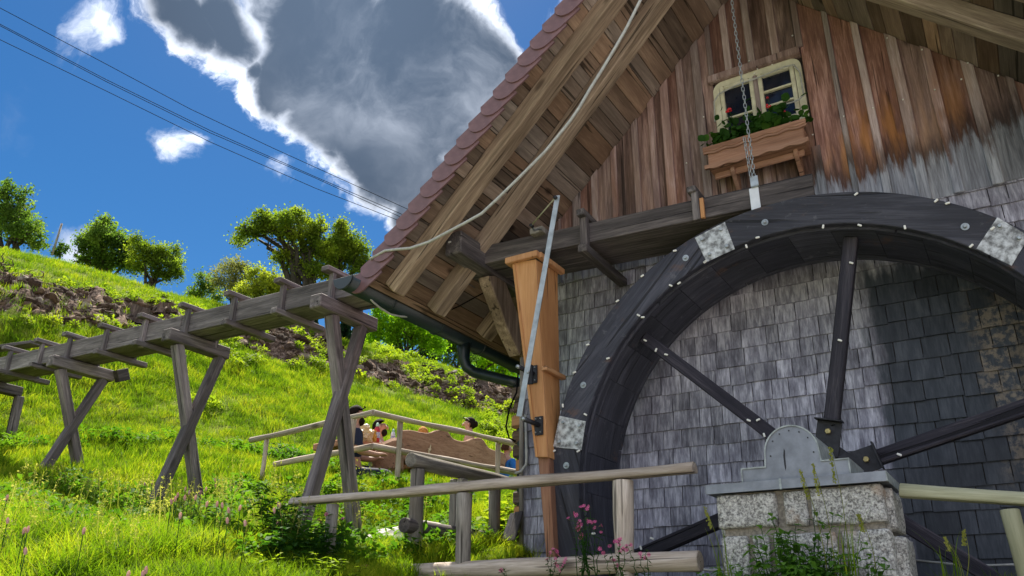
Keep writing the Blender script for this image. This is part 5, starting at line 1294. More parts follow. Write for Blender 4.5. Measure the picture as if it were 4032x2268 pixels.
tree('background_tree', 'dense green tree between down pipe and gutter', 'tree', 38, (1890, 1480), [(1900, 1400, 50), (1950, 1430, 50), (2000, 1470, 50), (1880, 1440, 40), (1930, 1480, 50), (1990, 1400, 50), (2050, 1440, 50), (1860, 1390, 30)], M_LF_N, 11000, 12, leaf=.14, trunk_r=.1)
tree('background_tree', 'dark green thicket below the down pipe at the hut corner', 'tree', 33, (1960, 1560), [(1960, 1535, 34), (2000, 1560, 36), (2035, 1590, 36), (1990, 1600, 30), (2060, 1550, 40)], M_LF_B, 5000, 13, leaf=.11, trunk_r=.06)
for u, v, h, d, lb in ((1188, 1262, 52, 70, 'tallest fir tip seen under the flume between bottom bars'), (1140, 1262, 40, 72, 'blunt fir tip just right of the trough shadow'), (1225, 1285, 50, 68, 'second fir tip under the flume beside the trestle'),
                       (1345, 1350, 130, 66, 'dark fir framed inside the trestle legs'), (1395, 1355, 110, 70, 'right hand dark fir inside the trestle legs'), (1690, 1330, 130, 75, 'fir rising behind the round green tree'), (1445, 1345, 90, 74, 'dark fir just right of the near trestle leg'), (1105, 1250, 30, 74, 'small fir tip left of the group')):
    rg = np.random.default_rng(int(u)); s = d/FPX; b = AT(u, v+90, d); H = (h+90)*s; t = thing('fir_tree', lb, 'fir tree', b, 'far dark firs beyond the ridge')
    tube('trunk', M_BARK, t, [b, b+Vector((0, 0, H))], [.16, .02], 6)
    n = 2600; tt = rg.uniform(.02, 1, n)**.8; an = rg.uniform(0, 6.283, n); tier = np.floor((1-tt)*17)/17; rr = (1-tt)*.23*H*(.55+.45*np.abs(np.sin(an*2.5+tier*40)))*rg.uniform(.25, 1, n)
    c = np.stack([b.x+np.cos(an)*rr, b.y+np.sin(an)*rr, b.z+H*tt-rr*.22], 1); dirn = np.stack([np.cos(an), np.sin(an), rg.normal(-.15, .2, n)], 1); sd2 = np.cross(dirn, rg.normal(0, 1, (n, 3)))*.12
    L = .40*(1.15-tt)[:, None]+.08; V_ = np.stack([c, c+dirn*L+sd2, c+dirn*L*1.25, c+dirn*L*.5-sd2], 1).reshape(-1, 3)
    link(bpy.data.objects.new('crown', mesh_np('crown', V_, np.arange(4*n).reshape(n, 4), M_FIR, rg.uniform(0, 1, n))), t)

# stumps and root plates on the bank
def stump(u, v, r, w, h, label, seed):
    rg = random.Random(seed); p = PR(u, v, r); p.z = float(height(p.x, p.y)[0])-.1
    t = thing('tree_stump', label, 'stump', p, 'stumps along the earth bank')
    bm = bmesh.new(); n = 26; m = 8; rings = []
    for i in range(m+1):
        k = i/m; ring = []
        for j in range(n):
            a = 2*math.pi*j/n; rr = w*(1+.55*(1-k)**3)*(1+.16*math.sin(a*5+seed)+.10*mnoise.noise(Vector((math.cos(a)*2, math.sin(a)*2, k*2+seed))))
            ring.append(bm.verts.new((rr*math.cos(a), rr*math.sin(a), h*k+.05*mnoise.noise(Vector((math.cos(a)*4, math.sin(a)*4, seed)))*(k))))
        rings.append(ring)
    for i in range(m):
        for j in range(n): bm.faces.new((rings[i][j], rings[i][(j+1) % n], rings[i+1][(j+1) % n], rings[i+1][j]))
    bm.faces.new(rings[-1]); o = from_bm('body', bm, M_STUMP, t, Matrix.Translation(p) @ Matrix.Rotation(rg.uniform(-.2, .2), 4, 'X'))
    for j in range(9):
        a = rg.uniform(0, 6.28); q = p+Vector((math.cos(a)*w*.9, math.sin(a)*w*.9, h*rg.uniform(.1, .5))); d = Vector((math.cos(a), math.sin(a), -.3))
        tube('root', M_STUMP, t, [q, q+d*w*.5+Vector((0, 0, .03)), q+d*w*.9+Vector((rg.uniform(-.1, .1), rg.uniform(-.1, .1), -.10))], [.055, .035, .012], 6)
stump(545, 1212, 19.4, .24, .46, 'large dark root stump with hanging roots above the second trestle', 1)
stump(660, 1216, 19.9, .22, .26, 'low undercut stump right of the large dark one', 2)
stump(1170, 1302, 21.3, .25, .40, 'broad mossy stump seen below the flume left of the near trestle', 3)
stump(1268, 1332, 21.8, .20, .36, 'small stump half hidden behind the near trestle leg', 4)
stump(1450, 1408, 22.4, .24, .28, 'grey stump just right of the near trestle', 5)
stump(1640, 1452, 23.2, .24, .32, 'light root stump below the round tree', 6)
stump(1735, 1490, 23.6, .18, .25, 'small pale stump left of the down pipe', 7)
stump(1892, 1512, 24.2, .22, .34, 'upright cut stump below the down pipe', 8)
stump(355, 1162, 18.9, .20, .26, 'small stump half way up the bank at the left', 9)
pz = PR(205, 1005, 26); tag(tube('marker_stake', M_POST, None, [pz, pz+Vector((.1, 0, 1.05))], .03, 6), 'thin bare stake standing on the ridge before the white cloud', 'stake')

# ------------------------------------------------------------------ leafy plants near the camera
def herb(label, cat, x, y, stems, h, spread, leaf, mat, seed, z=None, name='herb_plant', flower=None, group=None, aspect=.5, lean=.3, droop=.3):
    rg = np.random.default_rng(seed); z = gz_(x, y) if z is None else z
    t = thing(name, label, cat, (x, y, z), group); SV = []; SF = []; LV = []; LF = []; LA = []; heads = []
    for _ in range(stems):
        a = rg.uniform(0, 6.283); r = spread*math.sqrt(rg.uniform(0, 1)); p = Vector((x+r*math.cos(a)*.4, y+r*math.sin(a)*.4, z-.02)); hh = h*rg.uniform(.6, 1.05)
        e = Vector((x+r*math.cos(a)*(1+lean), y+r*math.sin(a)*(1+lean), z+hh)); n = 7
        pts = [p.lerp(e, k/n)+Vector((0, 0, .06*hh*math.sin(math.pi*k/n)))+Vector(rg.normal(0, .006, 3)) for k in range(n+1)]
        v, f = tube_np(pts, [.0035*(1-.6*k/n) for k in range(n+1)], 4, False); b0 = len(SV); SV += v; SF += [tuple(q+b0 for q in g) for g in f]
        for k in range(1, n+1):
            for s_ in (0, 1):
                an = k*1.57+s_*math.pi+rg.normal(0, .4); d = np.array([math.cos(an), math.sin(an), rg.normal(.15, .25)]); d /= np.linalg.norm(d); L = leaf*rg.uniform(.6, 1.2)*(1.15-.55*k/n)
                c = np.array(pts[k]); sd2 = np.cross(d, [0, 0, 1.]); sd2 /= np.linalg.norm(sd2); up = np.cross(sd2, d); W_ = L*aspect*.5; b0 = len(LV)
                LV += [c, c+d*L*.35+sd2*W_+up*.05*L, c+d*L*.4-up*.03*L, c+d*L*.35-sd2*W_+up*.05*L, c+d*L*.75+sd2*W_*.6-up*droop*.25*L, c+d*L*.75-sd2*W_*.6-up*droop*.25*L, c+d*L-up*droop*.5*L]
                LF += [(b0, b0+1, b0+2), (b0, b0+2, b0+3), (b0+2, b0+1, b0+4), (b0+2, b0+5, b0+3), (b0+2, b0+4, b0+6), (b0+2, b0+6, b0+5)]; LA += [rg.uniform(0, .6)+.4*k/n]*6
        heads.append((pts[-1], (pts[-1]-pts[-2]).normalized()))
    link(bpy.data.objects.new('stem', polymesh('stem', SV, SF, M_HERB)), t)
    link(bpy.data.objects.new('foliage', mesh_np('foliage', LV, LF, mat, LA)), t)
    if flower == 'campion':
        for p, d in heads:
            for _ in range(rg.integers(1, 4)):
                c = p+Vector(rg.normal(0, .018, 3)); V = []; F = []; A = []; ax = Vector(rg.normal(0, .5, 3)+np.array([.1, -1, .5])).normalized(); u_ = ax.cross(Vector((0, 0, 1))).normalized(); w_ = ax.cross(u_); R_ = .0145*rg.uniform(.8, 1.2)
                for q in range(5):
                    a = 2*math.pi*q/5; rd = u_*math.cos(a)+w_*math.sin(a); sd3 = u_*math.cos(a+1.57)+w_*math.sin(a+1.57); b0 = len(V)
                    V += [c, c+rd*R_+sd3*R_*.45+ax*.003, c+rd*R_*.75+ax*.002, c+rd*R_-sd3*R_*.45+ax*.003]; F += [(b0, b0+1, b0+2), (b0, b0+2, b0+3)]; A += [rg.uniform(0, 1)]*2
                fl = link(bpy.data.objects.new('flower', mesh_np('flower', V, F, M_PINK, A)), t)
                tube('calyx', M_STUMP, fl, [c-ax*.018, c-ax*.008, c], [.002, .0045, .003], 6)
    return t
rr = random.Random(5)
def campion(u, v, h, label, k, y=RY-.25):
    p = P(u, v, 1, y); return herb(label, 'flower', p.x, y, k, h, .10, .05, M_HERB, int(u), z=p.z-h, name='campion', flower='campion', group='pink campions by the railing', aspect=.42, lean=.2)
campion(2270, 1985, .42, 'tallest pink campion standing before the rim of the wheel', 5)
campion(2330, 2050, .30, 'bushy pink campion in front of the bottom rail below the wheel rim', 7)
campion(2440, 2140, .25, 'low pink campion at the foot of the pale railing post', 6)
campion(2150, 2165, .25, 'pink campion at the foot of the orange chute', 6)
campion(2540, 2150, .20, 'small pink campion right of the pale railing post', 3)
campion(1320, 2010, .50, 'pink campion twining over the left end of the near rail', 4)
campion(1120, 2090, .42, 'pink campion in the dark herbs left of the rail end', 4)
campion(1260, 2190, .25, 'pair of pink campion blooms below the left railing post', 4)
campion(1450, 2180, .30, 'dark stemmed campion right of the left railing post', 3)
campion(2020, 2230, .12, 'short campion before the bottom rail near the conduit', 2)
def hp(u, v, y, **k):
    p = P(u, v, 1, y); return p
# dark leafy mass at the left end of the near railing
for i, (u, v, y, h, lb) in enumerate(((1090, 2060, -1.35, .62, 'dark leafy herb reaching highest beside the rail end'), (1180, 2110, -1.45, .50, 'dark leafy herb covering the cut end of the near rail'), (1020, 2140, -1.5, .42, 'dark leafy herb leaning left from the rail end'),
                                       (1240, 2150, -1.5, .38, 'dark leafy herb in front of the first railing post'), (1130, 2200, -1.8, .36, 'broad leaved herb lowest in front of the rail end'), (960, 2210, -1.9, .30, 'herb tuft nearest the meadow left of the railing'))):
    p = P(u, v, 1, y); herb(lb, 'plant', p.x, y, 26, h, .25, .12, M_HERB, 60+i, z=p.z-h*.55, group='dark herbs at the rail end', aspect=.55)
for i, (u, v, y, h, lb) in enumerate(((1060, 2235, -2.2, .25, 'bright pale leaved seedling at the bottom edge left of the railing'), (1250, 2240, -2.0, .22, 'bright leaved weed under the first railing post'), (1350, 2245, -1.9, .2, 'light green weed at the bottom before the low rail'))):
    p = P(u, v, 1, y); herb(lb, 'plant', p.x, y, 9, h, .16, .085, M_WEED, 80+i, z=p.z-h*.6, group='light green weeds by the railing')
# green growth against the pier and the hut corner
for i, (u, v, y, h, k, lb) in enumerate(((3130, 2080, -1.62, .42, 7, 'tall nettle against the middle of the granite pier'), (3040, 2130, -1.66, .34, 8, 'nettle against the left half of the granite pier'), (3240, 2170, -1.66, .30, 12, 'leafy bramble low before the pier centre'),
                                         (3150, 2210, -1.75, .25, 14, 'dense leafy clump at the foot of the pier'), (3340, 2200, -1.7, .25, 10, 'leafy clump at the foot of the pier to the right'), (2900, 2240, -1.6, .16, 8, 'small leafy tuft at the left foot of the pier'))):
    p = P(u, v, 1, y); herb(lb, 'plant', p.x, y, k+4, h, .15, .095, M_NETTLE, 90+i, z=p.z-h*.85, name='nettle', group='green plants before the pier', aspect=.5, droop=.6)
for i, (u, v, y, h, lb) in enumerate(((1990, 2110, .2, .55, 'broad leaved plant growing at the hut corner behind the posts'), (1940, 2090, .5, .45, 'leafy plant left of the hut corner'), (2020, 1990, .5, .5, 'leafy shoots higher up beside the hut corner'))):
    p = P(u, v, 1, y); herb(lb, 'plant', p.x-.05, y, 12, h, .2, .14, M_WEED, 110+i, z=p.z-h*.7, group='broad leaved plants by the hut corner', aspect=.6)
def grass_tuft(u, v, y, h, n, label, seed, mat=None):
    p = P(u, v, 1, y); V = clump_mesh('tuft', n, h, .006, .05, mat or M_GRASS, seed, .5, 5)
    o = link(bpy.data.objects.new('grass_tuft', V), None, Matrix.Translation(p)); tag(o, label, 'grass tuft')
grass_tuft(3350, 2268, -1.75, .42, 12, 'long grass blades rising before the right half of the pier', 1)
grass_tuft(3760, 2275, -1.3, .26, 9, 'grass blades before the dark wall right of the pier', 2)
grass_tuft(2850, 2275, -1.6, .30, 6, 'thin grass blades beside the left corner of the pier', 3)
grass_tuft(2100, 2235, -1.1, .20, 22, 'grass tuft at the foot of the orange chute', 4); grass_tuft(2010, 2235, -1.0, .25, 26, 'grass tuft at the foot of the hut corner', 5)
def seedstalk(u0, v0, u1, v1, y, label, seed):
    a, b = P(u0, v0, 1, y), P(u1, v1, 1, y); rg = random.Random(seed); t = thing('grass_stalk', label, 'grass stalk', a)
    pts = [a.lerp(b, k/6)+Vector((.02*math.sin(k*.5), 0, 0)) for k in range(7)]; tube('stem', M_STRAW, t, pts, [.0022*(1-.08*k) for k in range(7)], 5)
    V = []; F = []; A = []
    for k in range(70):
        w = rg.uniform(.70, 1); c = np.array(a.lerp(b, w))+np.array([rg.gauss(0, .004), rg.gauss(0, .004), 0]); d = np.array([rg.gauss(0, .4), rg.gauss(0, .4), 1.]); d = d/np.linalg.norm(d)*.012; s_ = np.cross(d, [0, 1, 0])*.35; b0 = len(V)
        V += [c, c+d*.5+s_, c+d, c+d*.5-s_]; F.append((b0, b0+1, b0+2, b0+3)); A.append(rg.random())
    link(bpy.data.objects.new('seed_head', mesh_np('seed_head', V, F, M_STRAW, A)), t)
seedstalk(3345, 2268, 3268, 1765, -1.72, 'tallest seeding grass stalk in front of the bearing cover', 1); seedstalk(3290, 2268, 3200, 1830, -1.74, 'seeding grass stalk crossing the centre of the pier', 2)
seedstalk(3260, 2268, 3150, 1850, -1.76, 'thin seeding grass stalk left on the pier', 3); seedstalk(3450, 2268, 3380, 2030, -1.7, 'short grass stalk at the right half of the pier', 4)
seedstalk(3790, 2300, 3720, 2120, -1.3, 'grass stalk leaning left before the dark wall', 5); seedstalk(3800, 2300, 3795, 2090, -1.3, 'upright grass stalk before the dark wall', 6); seedstalk(2860, 2300, 2775, 2000, -1.6, 'thin bent grass stalk left of the pier', 7)
# bistort spikes in the meadow
spk = [(1095,1985),(1102,1992),(730,1925),(745,1940),(728,1960),(690,1965),(848,1890),(815,1985),(855,1985),(875,1990),(945,2000),(850,1910),(812,1925),(675,1975),(600,1900),(570,1905),(575,2245),(562,2262),(505,2262),(30,2050),(95,2090),(110,2085),(330,2090),(770,1960),(790,1940),(1080,2010),(895,2050),(965,2060),(700,1950),(100,2170),(28,1960),(710,2030),(900,2010)]
SM = None
def patch(u): return 0 if u < 300 else (1 if u < 790 else 2)
ORD = 'first second third fourth fifth sixth seventh eighth ninth tenth eleventh twelfth thirteenth fourteenth fifteenth sixteenth'.split()
for i, (u, v) in enumerate(spk):
    lo, hi = 3.0, 16.0                                     # walk the line of sight to where it stands .42 m over the ground
    for _ in range(26):
        m_ = (lo+hi)/2; q = AT(u, v, m_)
        if q.z-gz_(q.x, q.y) > (.40 if v < 2200 else .30): lo = m_
        else: hi = m_
    q = AT(u, v, lo); h = .40 if v < 2200 else .30
    pos = 'left part of the meadow' if u < 300 else ('middle of the meadow by the tall trestle leg' if u < 790 else 'meadow between trestles and railing')
    no = sorted([q_ for q_ in spk if patch(q_[0]) == patch(u)]).index((u, v))
    lb = 'pink bistort spike, %s from the left in the %s' % (ORD[no], ('leftmost patch at the picture edge', 'patch before the second trestle', 'patch left of the railing end')[patch(u)])
    t = thing('bistort', lb, 'flower', (q.x, q.y, q.z-h), 'bistort spikes in the '+pos)
    tube('stem', M_HERB, t, [(q.x, q.y, q.z-h), (q.x+.01, q.y, q.z-h*.5), tuple(q)], .003, 4)
    bm = bmesh.new(); bmesh.ops.create_icosphere(bm, subdivisions=2, radius=.0095)
    for w in bm.verts: w.co = Vector((w.co.x, w.co.y, w.co.z*2.3))*(1+.25*mnoise.noise(w.co*160))
    from_bm('spike', bm, M_SPIKE, t, Matrix.Translation(q) @ Matrix.Rotation(random.uniform(-.3, .3), 4, 'Y'))

# ------------------------------------------------------------------ picnic table, bench and people
M_LBL2 = simple('carved_pale_wood', (.75, .62, .42), .8)
Hx = Vector((-.53, .848, 0)); Rt = Vector((.848, .53, 0))
A0, A1_ = AT(1590, 1840, 10.9), AT(1990, 1850, 12.3); bd = (A1_-A0); bd.z = 0; bd.normalize(); bn = Vector((-bd.y, bd.x, 0))
if bn.dot(Vector(CAM)-A0) > 0: bn = -bn
bench = thing('carved_bench', 'long bench with wavy carved backrest of oiled wood', 'bench', A0)
def onb(a, b): p = PL(1250+.4485*a, 1500+.4485*b, A0, bn)-A0; return (p.dot(bd), p.z)
outl = [(735, 432), (800, 428), (860, 436), (910, 448), (960, 455), (1010, 447), (1045, 432), (1085, 425), (1130, 428), (1150, 445), (1170, 475), (1195, 505), (1235, 522), (1275, 528), (1320, 520), (1365, 503), (1410, 496), (1445, 503), (1468, 525), (1488, 560), (1510, 588), (1550, 606), (1620, 622), (1652, 640), (1662, 690), (1640, 790), (1000, 720), (735, 690)]
from_bm('backrest', (lambda: None)() or (lambda bm: bm)(bmesh.new()), M_TABLE, bench) if False else None
prism('backrest', M_BENCH, bench, [onb(*q) for q in outl], A0, bd, (0, 0, 1), bn, .07, bev=.012)
zs = gz_(A0.x, A0.y)
L_ = (A1_-A0).length
prism('seat', M_BENCH, bench, [(.1, -.12), (L_+.1, -.02), (L_+.1, .42), (.1, .38)], A0+bn*.08+Vector((0, 0, -.0)), bd, bn, (0, 0, 1), .06, bev=.01)
for s in (.35, L_-.3): prism('support', M_BENCH, bench, [(s-.12, -.6), (s+.12, -.6), (s+.12, .0), (s-.12, .0)], A0+bn*.12, bd, (0, 0, 1), bn, .30, bev=.02)
prism('carved_emblem', M_LBL2, bench, [onb(a, b) for a, b in ((993, 556), (996, 575), (990, 592), (997, 590), (996, 605), (984, 622), (981, 640), (974, 640), (972, 622), (965, 612), (974, 612), (974, 600), (968, 590), (982, 596), (986, 578))], A0-bn*.006, bd, (0, 0, 1), bn, .008)
tb = thing('picnic_table', 'heavy wooden picnic table on carved trunk legs', 'table', AT(1480, 1850, 10.8))
T0 = AT(1392, 1722, 10.5); td = Hx*.15+Rt*.99; td.normalize()
tdir = (AT(1900, 1722, 12.6)-T0); tdir.z = 0; tdir.normalize(); tn = Vector((-tdir.y, tdir.x, 0))
if tn.dot(Vector(CAM)-T0) > 0: tn = -tn
for k in range(4): beam('plank', M_TABLE, tb, T0+tn*(.10+.21*k)+Vector((0, 0, -.03)), T0+tn*(.10+.21*k)+tdir*2.6+Vector((0, 0, -.03)), .2, .09, bev=.012, wob=.006)
prism('apron', M_BENCH, tb, [(0, -.14), (2.5, -.14), (2.5, -.08), (0, -.08)], T0+tn*.05, tdir, (0, 0, 1), tn, .05)
trunk_pts = [(1475, 1760), (1500, 1735), (1540, 1715), (1578, 1712), (1580, 1860), (1470, 1870), (1465, 1820)]
tq = AT(1520, 1780, 10.4)
prism('trunk_leg', M_BENCH, tb, [(((AT(u, v, 10.4)-tq).dot(Rt)), (AT(u, v, 10.4)-tq).z) for u, v in trunk_pts], tq, Rt, (0, 0, 1), Hx, .35, bev=.05)
tq2 = T0+tdir*2.1+tn*.2+Vector((0, 0, -.8)); wbox('trunk_leg', M_TABLE, tq2.x-.15, tq2.x+.15, tq2.z-.1, tq2.z+.70, tq2.y, tq2.y+.4, tb, .04)

def skin(name, pts, edges, radii, mat, parent, sub=2):
    me = bpy.data.meshes.new(name); me.from_pydata([tuple(p) for p in pts], edges, []); o = bpy.data.objects.new(name, me); link(o, parent)
    sk = o.modifiers.new('skin', 'SKIN'); sk.use_smooth_shade = True
    me.skin_vertices if me.skin_vertices else None
    if not me.skin_vertices: bpy.context.view_layer.objects.active = o
    try:
        lay = me.skin_vertices[0] if len(me.skin_vertices) else None
    except Exception: lay = None
    if lay is None:
        bm = bmesh.new(); bm.from_mesh(me); bm.verts.layers.skin.verify(); bm.to_mesh(me); bm.free(); lay = me.skin_vertices[0]
    for i, r in enumerate(radii):
        rx, ry = r if isinstance(r, tuple) else (r, r); lay.data[i].radius = (rx, ry); lay.data[i].use_root = (i == 0)
    s = o.modifiers.new('sub', 'SUBSURF'); s.levels = sub; s.render_levels = sub; me.materials.append(mat); return o
M_SKIN = simple('skin', (.42, .23, .155), .55, nscale=12, namp=.05, bstr=0); M_SKINL = simple('sunlit_skin', (.50, .29, .20), .55, nscale=12, namp=.05, bstr=0)  # the second is a paler skin tone
def cloth(name, c): return simple(name, c, .85, nscale=30, namp=.12, bstr=.1)
def person(label, hp_, depth, face, shirt, pants, hair, hairstyle, scale=1.0, beard=False, lean=.0, look=0.0, sleeve=True, extra=None, skin_m=None):
    """seated figure; hp_ = picture place of the head centre, face = horizontal facing direction"""
    S = scale; hc = AT(hp_[0], hp_[1], depth); f = Vector((face[0], face[1], 0)).normalized(); r = Vector((f.y, -f.x, 0)); U = Vector((0, 0, 1)); sm = skin_m or M_SKIN
    t = thing('person', label, 'person', hc-U*1.2*S)
    def q(a, b, c): return hc+f*(a*S)+r*(b*S)+U*(c*S)
    # one body: pelvis, spine, neck, head, arms with hands on the table, seated legs
    pts = [q(-.02-lean, 0, -.72), q(-.03-lean*.8, 0, -.55), q(-.02-lean*.5, 0, -.36), q(-.03-lean*.2, 0, -.21), q(-.02, 0, -.12), q(0, 0, -.05), q(.008, 0, .02), q(-.006, 0, .060)]
    rad_ = [(.15, .12), (.14, .11), (.165, .115), (.10, .08), (.055, .055), (.066, .068), (.078, .088), (.060, .070)]; ed = [(0, 1), (1, 2), (2, 3), (3, 4), (4, 5), (5, 6), (6, 7)]
    for s in (-1, 1):
        b0 = len(pts); pts += [q(-.02-lean*.3, s*.17, -.25), q(.02, s*.23, -.50), q(.26, s*.16, -.52), q(.34, s*.12, -.50), q(.40, s*.11, -.51)]; rad_ += [.062, .050, .036, (.022, .038), (.012, .03)]; ed += [(3, b0), (b0, b0+1), (b0+1, b0+2), (b0+2, b0+3), (b0+3, b0+4)]
        b1 = len(pts); pts += [q(.05-lean, s*.11, -.76), q(.45-lean, s*.13, -.74), q(.46-lean, s*.13, -1.15), q(.56-lean, s*.13, -1.20)]; rad_ += [.09, .068, .045, .035]; ed += [(0, b1), (b1, b1+1), (b1+1, b1+2), (b1+2, b1+3)]
    pts = [Vector(p) for p in pts]; rad_ = [((a[0]*S, a[1]*S) if isinstance(a, tuple) else a*S) for a in rad_]
    skin('body', pts, ed, rad_, sm, t)
    def ell(name, c, rx, ry, rz, mat, sub=3, cut=None):
        bm = bmesh.new(); bmesh.ops.create_icosphere(bm, subdivisions=sub, radius=1)
        if cut: bmesh.ops.delete(bm, geom=[v for v in bm.verts if cut(v.co)], context='VERTS')
        for v in bm.verts:
            w = 1+.05*mnoise.noise(v.co*4); v.co = (f*v.co.x*rx+r*v.co.y*ry+U*v.co.z*rz)*S*w
        return from_bm(name, bm, mat, t, Matrix.Translation(c), smooth=True)
    ell('nose', q(.098, 0, -.005), .020, .013, .026, sm, 2)
    for s in (-1, 1): ell('ear', q(-.005, s*.080, .0), .020, .012, .032, sm, 2); ell('eye', q(.084, s*.030, .024), .010, .013, .009, M_WHITE, 2); ell('pupil', q(.092, s*.030, .024), .004, .006, .006, M_BLACK, 1)
    ell('mouth', q(.086, 0, -.050), .008, .022, .006, M_STUMP, 2)
    ell('hair', q(-.024, 0, .018), .108, .093, .116, hair, 3, cut=(lambda c: c.z < -.80 or (c.x > .32 and c.z < .45) or (c.x > .12 and c.z < -.2)) if hairstyle != 'short' else (lambda c: c.z < -.55 or (c.x > .15 and c.z < .55) or (c.x > .0 and c.z < -.05)))
    if hairstyle == 'bun': ell('hair_bun', q(-.115, 0, .01), .05, .055, .06, hair)
    if hairstyle == 'long': ell('hair_back', q(-.06, 0, -.07), .07, .085, .16, hair)
    if beard: ell('beard', q(.045, 0, -.075), .055, .060, .060, hair)
    # clothes over the body
    cp = [q(-.02-lean, 0, -.74), q(-.03-lean*.8, 0, -.55), q(-.02-lean*.5, 0, -.36), q(-.03-lean*.2, 0, -.20)]; cr = [(.165, .135), (.158, .125), (.182, .132), (.115, .095)]; ce = [(0, 1), (1, 2), (2, 3)]
    if sleeve:
        for s in (-1, 1): b0 = len(cp); cp += [q(-.02-lean*.3, s*.17, -.25), q(.01, s*.215, -.42), q(.10, s*.20, -.505)]; cr += [.074, .064, .052]; ce += [(3, b0), (b0, b0+1), (b0+1, b0+2)]
    skin('shirt', cp, ce, [(a[0]*S, a[1]*S) if isinstance(a, tuple) else a*S for a in cr], shirt, t)
    pp = [q(-.02-lean, 0, -.78)]; pr = [(.165, .13)]; pe = []
    for s in (-1, 1): b1 = len(pp); pp += [q(.05-lean, s*.11, -.77), q(.45-lean, s*.13, -.745), q(.46-lean, s*.13, -1.12)]; pr += [.100, .078, .058]; pe += [(0, b1), (b1, b1+1), (b1+1, b1+2)]
    skin('trousers', pp, pe, [(a[0]*S, a[1]*S) if isinstance(a, tuple) else a*S for a in pr], pants, t)
    for s in (-1, 1): ell('shoe', q(.53-lean, s*.13, -1.215), .13, .05, .05, M_BLACK, 2)
    if extra: extra(t, q, ell, S)
    return t
M_HBLK = simple('dark_hair', (.018, .012, .010), .85, 0, .08, nscale=60, bstr=.3); M_HGIN = simple('ginger_hair', (.55, .26, .07), .85, 0, .08, nscale=60, bstr=.3); M_HBRN = simple('brown_hair', (.07, .035, .02), .85, 0, .08, nscale=60, bstr=.3)
C_NAVY = cloth('navy_cloth', (.012, .018, .045)); C_GREY = cloth('grey_cloth', (.45, .45, .47)); C_BLUE = cloth('blue_cloth', (.02, .16, .55)); C_BLACK = cloth('black_cloth', (.02, .02, .024)); C_DENIM = cloth('denim_cloth', (.05, .07, .12)); C_WHITE = cloth('white_cloth', (.7, .7, .72))
def glasses_up(t, q, ell, S):
    tube('sunglasses', M_WHITE, t, [q(.075, -.07, .105), q(.03, -.082, .10), q(-.02, -.084, .05)], .0035*S, 6); tube('sunglasses', M_BLACK, t, [q(.070, .065, .110), q(.092, 0, .112), q(.070, -.065, .110)], .008*S, 6)
def glasses(t, q, ell, S):
    for s in (-1, 1): tube('glasses', M_BLACK, t, [q(.098, s*.055, .03), q(.05, s*.082, .03), q(-.01, s*.085, .02)], .0035*S, 5); tube('glasses', M_BLACK, t, [q(.100+.002*math.cos(a), s*.03+.022*math.cos(a), .024+.018*math.sin(a)) for a in np.linspace(0, 6.283, 13)], .003*S, 4)
def straps(t, q, ell, S):
    glasses_up(t, q, ell, S)
rtv = (Rt.x, Rt.y)
person('bearded man in dark clothes with slicked back hair and sunglasses at the near table end', (1408, 1636), 10.3, (Rt.x*.95+Hx.x*.3, Rt.y*.95+Hx.y*.3), C_NAVY, C_NAVY, M_HBLK, 'back', 1.0, True, extra=glasses_up)
person('balding man with glasses in a light striped shirt behind the sauce bottles', (1500, 1684), 11.9, (Rt.x, Rt.y), C_GREY, C_DENIM, M_HBLK, 'short', 1.0, True, extra=glasses)
person('ginger haired child only just showing above the bench back', (1664, 1712), 12.2, (-Rt.x*.2+Hx.x, -Rt.y*.2+Hx.y), C_WHITE, C_DENIM, M_HGIN, 'long', .92)
person('dark haired woman in a sleeveless black top with hair in a bun', (1845, 1672), 12.7, (-Rt.x, -Rt.y), C_BLACK, C_DENIM, M_HBLK, 'bun', .92, sleeve=False, extra=straps, skin_m=M_SKINL)
person('boy in a bright blue shirt with white glasses at the hut corner', (1998, 1768), 12.6, (Rt.x*.8+Hx.x*.6, Rt.y*.8+Hx.y*.6), C_BLUE, C_BLACK, M_HBRN, 'short', .84, extra=glasses_up)
def lathe(name, mat, parent, prof, p, n=16):
    V = []; F = []
    for r_, z_ in prof:
        for k in range(n): V.append(Vector((p.x+r_*math.cos(2*math.pi*k/n), p.y+r_*math.sin(2*math.pi*k/n), p.z+z_)))
    for i in range(len(prof)-1):
        for k in range(n): F.append((i*n+k, i*n+(k+1) % n, (i+1)*n+(k+1) % n, (i+1)*n+k))
    return link(bpy.data.objects.new(name, polymesh(name, V, F, mat)), parent)
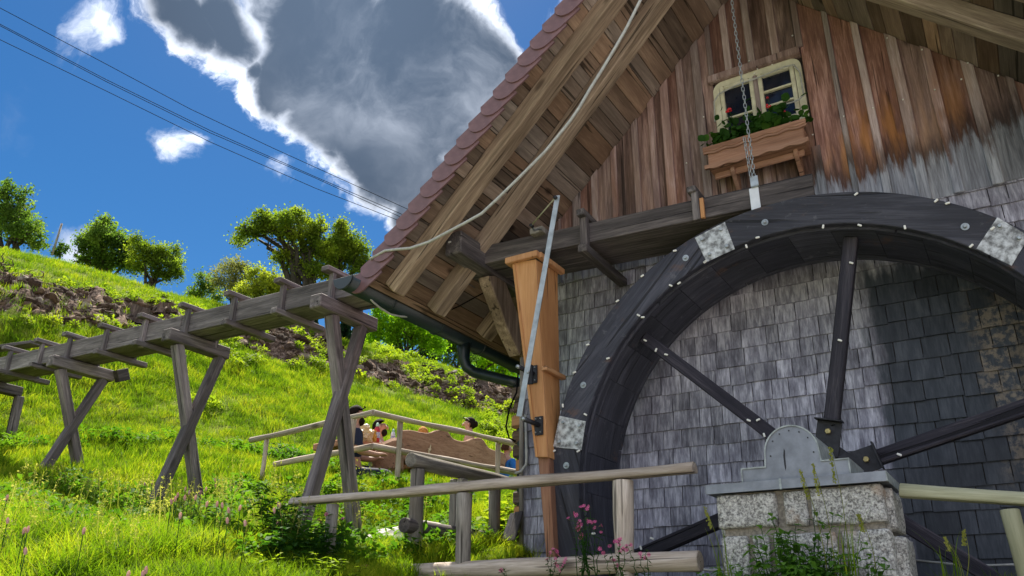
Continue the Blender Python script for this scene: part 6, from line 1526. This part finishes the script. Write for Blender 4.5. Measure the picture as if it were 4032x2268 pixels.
M_KET = simple('red_sauce', (.45, .02, .03), .3, nscale=5, namp=.1, bstr=0); M_LBL = simple('white_label', (.75, .75, .74), .5, nscale=80, dark=(.10, .08, .35), bstr=0); M_GCAP = simple('pale_green_cap', (.45, .75, .60), .5, bstr=0); M_BAG = simple('crinkled_bag', (.75, .62, .34), .35, nscale=14, dark=(.55, .42, .28), bstr=1.0); M_CHIP = simple('yellow_crisps', (.70, .38, .05), .7, nscale=30, bstr=.8)
ztab = T0.z+.016
def bottle(u, v, d, label, cm, lm, bm_, s=1.0):
    p = AT(u, v, d); p.z = ztab; t = thing('sauce_bottle', label, 'bottle', p)
    lathe('body', bm_, t, [(.001, 0), (.034*s, .002), (.036*s, .02), (.036*s, .13*s), (.030*s, .165*s), (.018*s, .185*s), (.001, .186*s)], p); lathe('label', lm, t, [(.0375*s, .045*s), (.0375*s, .115*s)], p); lathe('cap', cm, t, [(.020*s, .186*s), (.020*s, .215*s), (.010*s, .23*s), (.001, .232*s)], p)
bottle(1485, 1700, 10.9, 'red sauce bottle with white label and pale cap on the table', M_GCAP, M_LBL, M_KET, 1.15); bottle(1548, 1710, 11.0, 'pale bottle with green cap beside the carved trunk', M_GCAP, M_LBL, C_WHITE, .9)
bm = bmesh.new(); bmesh.ops.create_icosphere(bm, subdivisions=4, radius=.5)
for v in bm.verts: v.co = Vector((v.co.x*.36, v.co.y*.26, v.co.z*.24))*(1+.5*mnoise.noise(v.co*3.1)+.2*mnoise.noise(v.co*9))
p = AT(1425, 1700, 10.75); p.z = ztab+.075; tag(from_bm('bread_bag', bm, M_BAG, None, Matrix.Translation(p)), 'crumpled translucent yellowish bag on the near end of the table', 'bag')
bm = bmesh.new(); bmesh.ops.create_icosphere(bm, subdivisions=3, radius=.5)
for v in bm.verts: v.co = Vector((v.co.x*.14, v.co.y*.14, v.co.z*.18))*(1+.6*mnoise.noise(v.co*6))
p = AT(1466, 1700, 10.85); p.z = ztab+.06; tag(from_bm('crisp_bag', bm, M_CHIP, None, Matrix.Translation(p)), 'orange yellow snack packet between the bag and the red bottle', 'snack packet')
